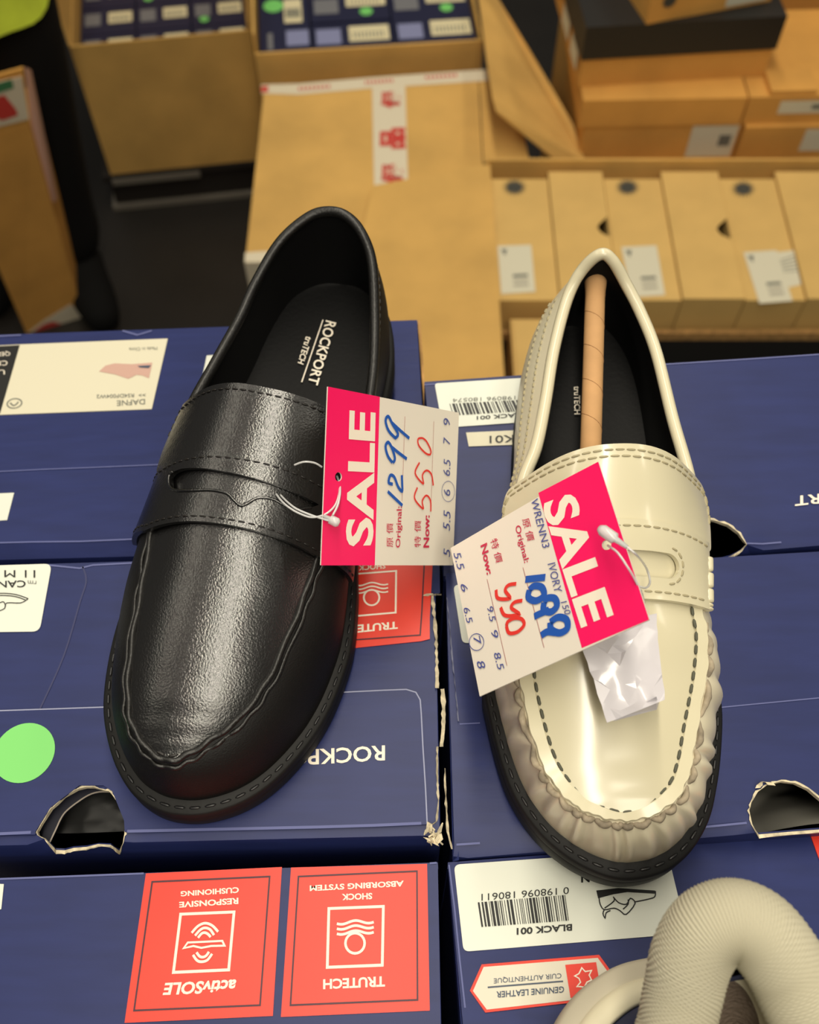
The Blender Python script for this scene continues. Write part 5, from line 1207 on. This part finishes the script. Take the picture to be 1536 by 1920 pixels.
vb = [(HX, HY, -.50), (HX, HY, -.32), (HX, HY, -.12), (HX, HY - .01, 0.0), (HX, HY - .02, .07), (HX, HY - .035, .18), (HX, HY - .035, .24),
      (HX + .10, HY, -.54), (-.755, 1.69, -.92), (-.785, 1.70, -1.32), (-.70, 1.57, -1.37), (HX - .10, HY, -.54), (HX - .12, HY - .01, -.93), (HX - .12, HY + .01, -1.32), (HX - .14, HY - .13, -1.37),
      (HX + .18, HY, -.04), (HX + .26, HY + .02, -.30), (HX + .18, HY - .16, -.16), (HX - .18, HY, -.04), (HX - .26, HY + .02, -.30), (HX - .18, HY - .16, -.16)]
eb = [(0, 1), (1, 2), (2, 3), (3, 4), (4, 5), (5, 6), (0, 7), (7, 8), (8, 9), (9, 10), (0, 11), (11, 12), (12, 13), (13, 14), (2, 15), (15, 16), (16, 17), (2, 18), (18, 19), (19, 20)]
rb_ = [(.14, .10), (.13, .09), (.15, .10), .06, .055, (.075, .095), .06, .085, .055, .04, .035, .085, .055, .04, .035, .055, .042, .032, .055, .042, .032]
# hands: palm with five fingers on each arm
for s_, wi in ((1, 17), (-1, 20)):
    bx_, by_, bz_ = vb[wi]; k0 = len(vb)
    vb.append((bx_ - s_ * .01, by_ - .07, bz_ - .02)); rb_.append((.035, .018)); eb.append((wi, k0))
    for fi, (dx, ln) in enumerate(((-.028, .06), (-.010, .072), (.008, .068), (.026, .052))):
        k1 = len(vb); vb += [(bx_ + dx, by_ - .10, bz_ - .028), (bx_ + dx * 1.1, by_ - .10 - ln * .55, bz_ - .045), (bx_ + dx * 1.1, by_ - .10 - ln * .8, bz_ - .07)]; rb_ += [.009, .008, .007]; eb += [(k0, k1), (k1, k1 + 1), (k1 + 1, k1 + 2)]
    k1 = len(vb); vb += [(bx_ - s_ * .042, by_ - .055, bz_ - .03), (bx_ - s_ * .052, by_ - .095, bz_ - .05)]; rb_ += [.011, .008]; eb += [(k0, k1), (k1, k1 + 1)]
skinmesh('body', vb, eb, rb_, SKIN, pe)
# trousers
tv = [(HX, HY, -.48), (HX + .10, HY, -.56), (-.728, 1.69, -.75), (-.752, 1.69, -1.0), (-.775, 1.69, -1.2), (-.775, 1.68, -1.345), (HX - .10, HY, -.56), (HX - .11, HY, -.9), (HX - .12, HY, -1.345)]
skinmesh('trousers', tv, [(0, 1), (1, 2), (2, 3), (3, 4), (4, 5), (0, 6), (6, 7), (7, 8)], [(.15, .115), .115, .10, .086, .082, .085, .115, .09, .085], CLOTH, pe)
skinmesh('boot', [(-.775, 1.70, -1.33), (-.765, 1.66, -1.345), (-.71, 1.56, -1.355), (-.675, 1.49, -1.36)], [(0, 1), (1, 2), (2, 3)], [.065, .062, .052, .038], CLOTH, pe)
skinmesh('boot', [(HX - .12, HY, -1.33), (HX - .125, HY - .04, -1.345), (HX - .14, HY - .13, -1.355), (HX - .145, HY - .18, -1.36)], [(0, 1), (1, 2), (2, 3)], [.065, .062, .052, .038], CLOTH, pe)
# vest with flared hem
def vst(a, b):
    an = 2 * math.pi * a; k = b
    w_ = .165 + .025 * (1 - b) ** 2 - .02 * math.sin(math.pi * b); d_ = .145 + .02 * (1 - b); z = -.67 + .63 * b
    fx, fy = math.cos(an), math.sin(an)
    if b < .2: z -= .05 * (-fy if fy < 0 else 0) * (1 - b / .2)
    kk = 1 - .45 * max(0, (b - .85) / .15)
    return V((HX + .0 + w_ * fx * kk, HY - .01 + d_ * fy * kk, z + .015 * math.sin(an * 5) * (1 - b)))
v, f = grid(vst, fr(0, 1, 48)[:-1], fr(0, 1, 20), True); mk('vest', v, f, VEST, pe)
for s_ in (1, -1): skinmesh('sleeve', [(HX + s_ * .14, HY, -.03), (HX + s_ * .19, HY, -.06), (HX + s_ * .26, HY + .02, -.30), (HX + s_ * .19, HY - .14, -.18)], [(0, 1), (1, 2), (2, 3)], [.075, .07, .055, .045], CLOTH, pe)
# head details
hc_ = V((HX, HY - .035, .20))
def ball(c, rx, ry, rz, n=16, zmin=-2):
    v = []; f = []
    for i in range(n + 1):
        for j in range(n): 
            t = math.pi * i / n; p_ = 2 * math.pi * j / n; v.append(V(c) + V((rx * math.sin(t) * math.cos(p_), ry * math.sin(t) * math.sin(p_), rz * math.cos(t))))
    for i in range(n):
        for j in range(n): f.append((i * n + j, i * n + (j + 1) % n, (i + 1) * n + (j + 1) % n, (i + 1) * n + j))
    return v, f
MB().add(*ball(hc_ + V((0, .018, .045)), .086, .092, .085)).build('hair', HAIR, pe)
for s_ in (1, -1):
    MB().add(*ball(hc_ + V((s_ * .03, -.088, .01)), .011, .008, .007, 10)).build('eye', BLACKP, pe)
    MB().add(*ball(hc_ + V((s_ * .08, .0, -.005)), .010, .018, .028, 10)).build('ear', SKIN, pe)
MB().add(*ball(hc_ + V((0, -.100, -.018)), .012, .018, .022, 10)).build('nose', SKIN, pe)
MB().add(*ball(hc_ + V((0, -.088, -.058)), .022, .008, .006, 10)).build('mouth', mat('lips', (150, 84, 76), .5), pe)
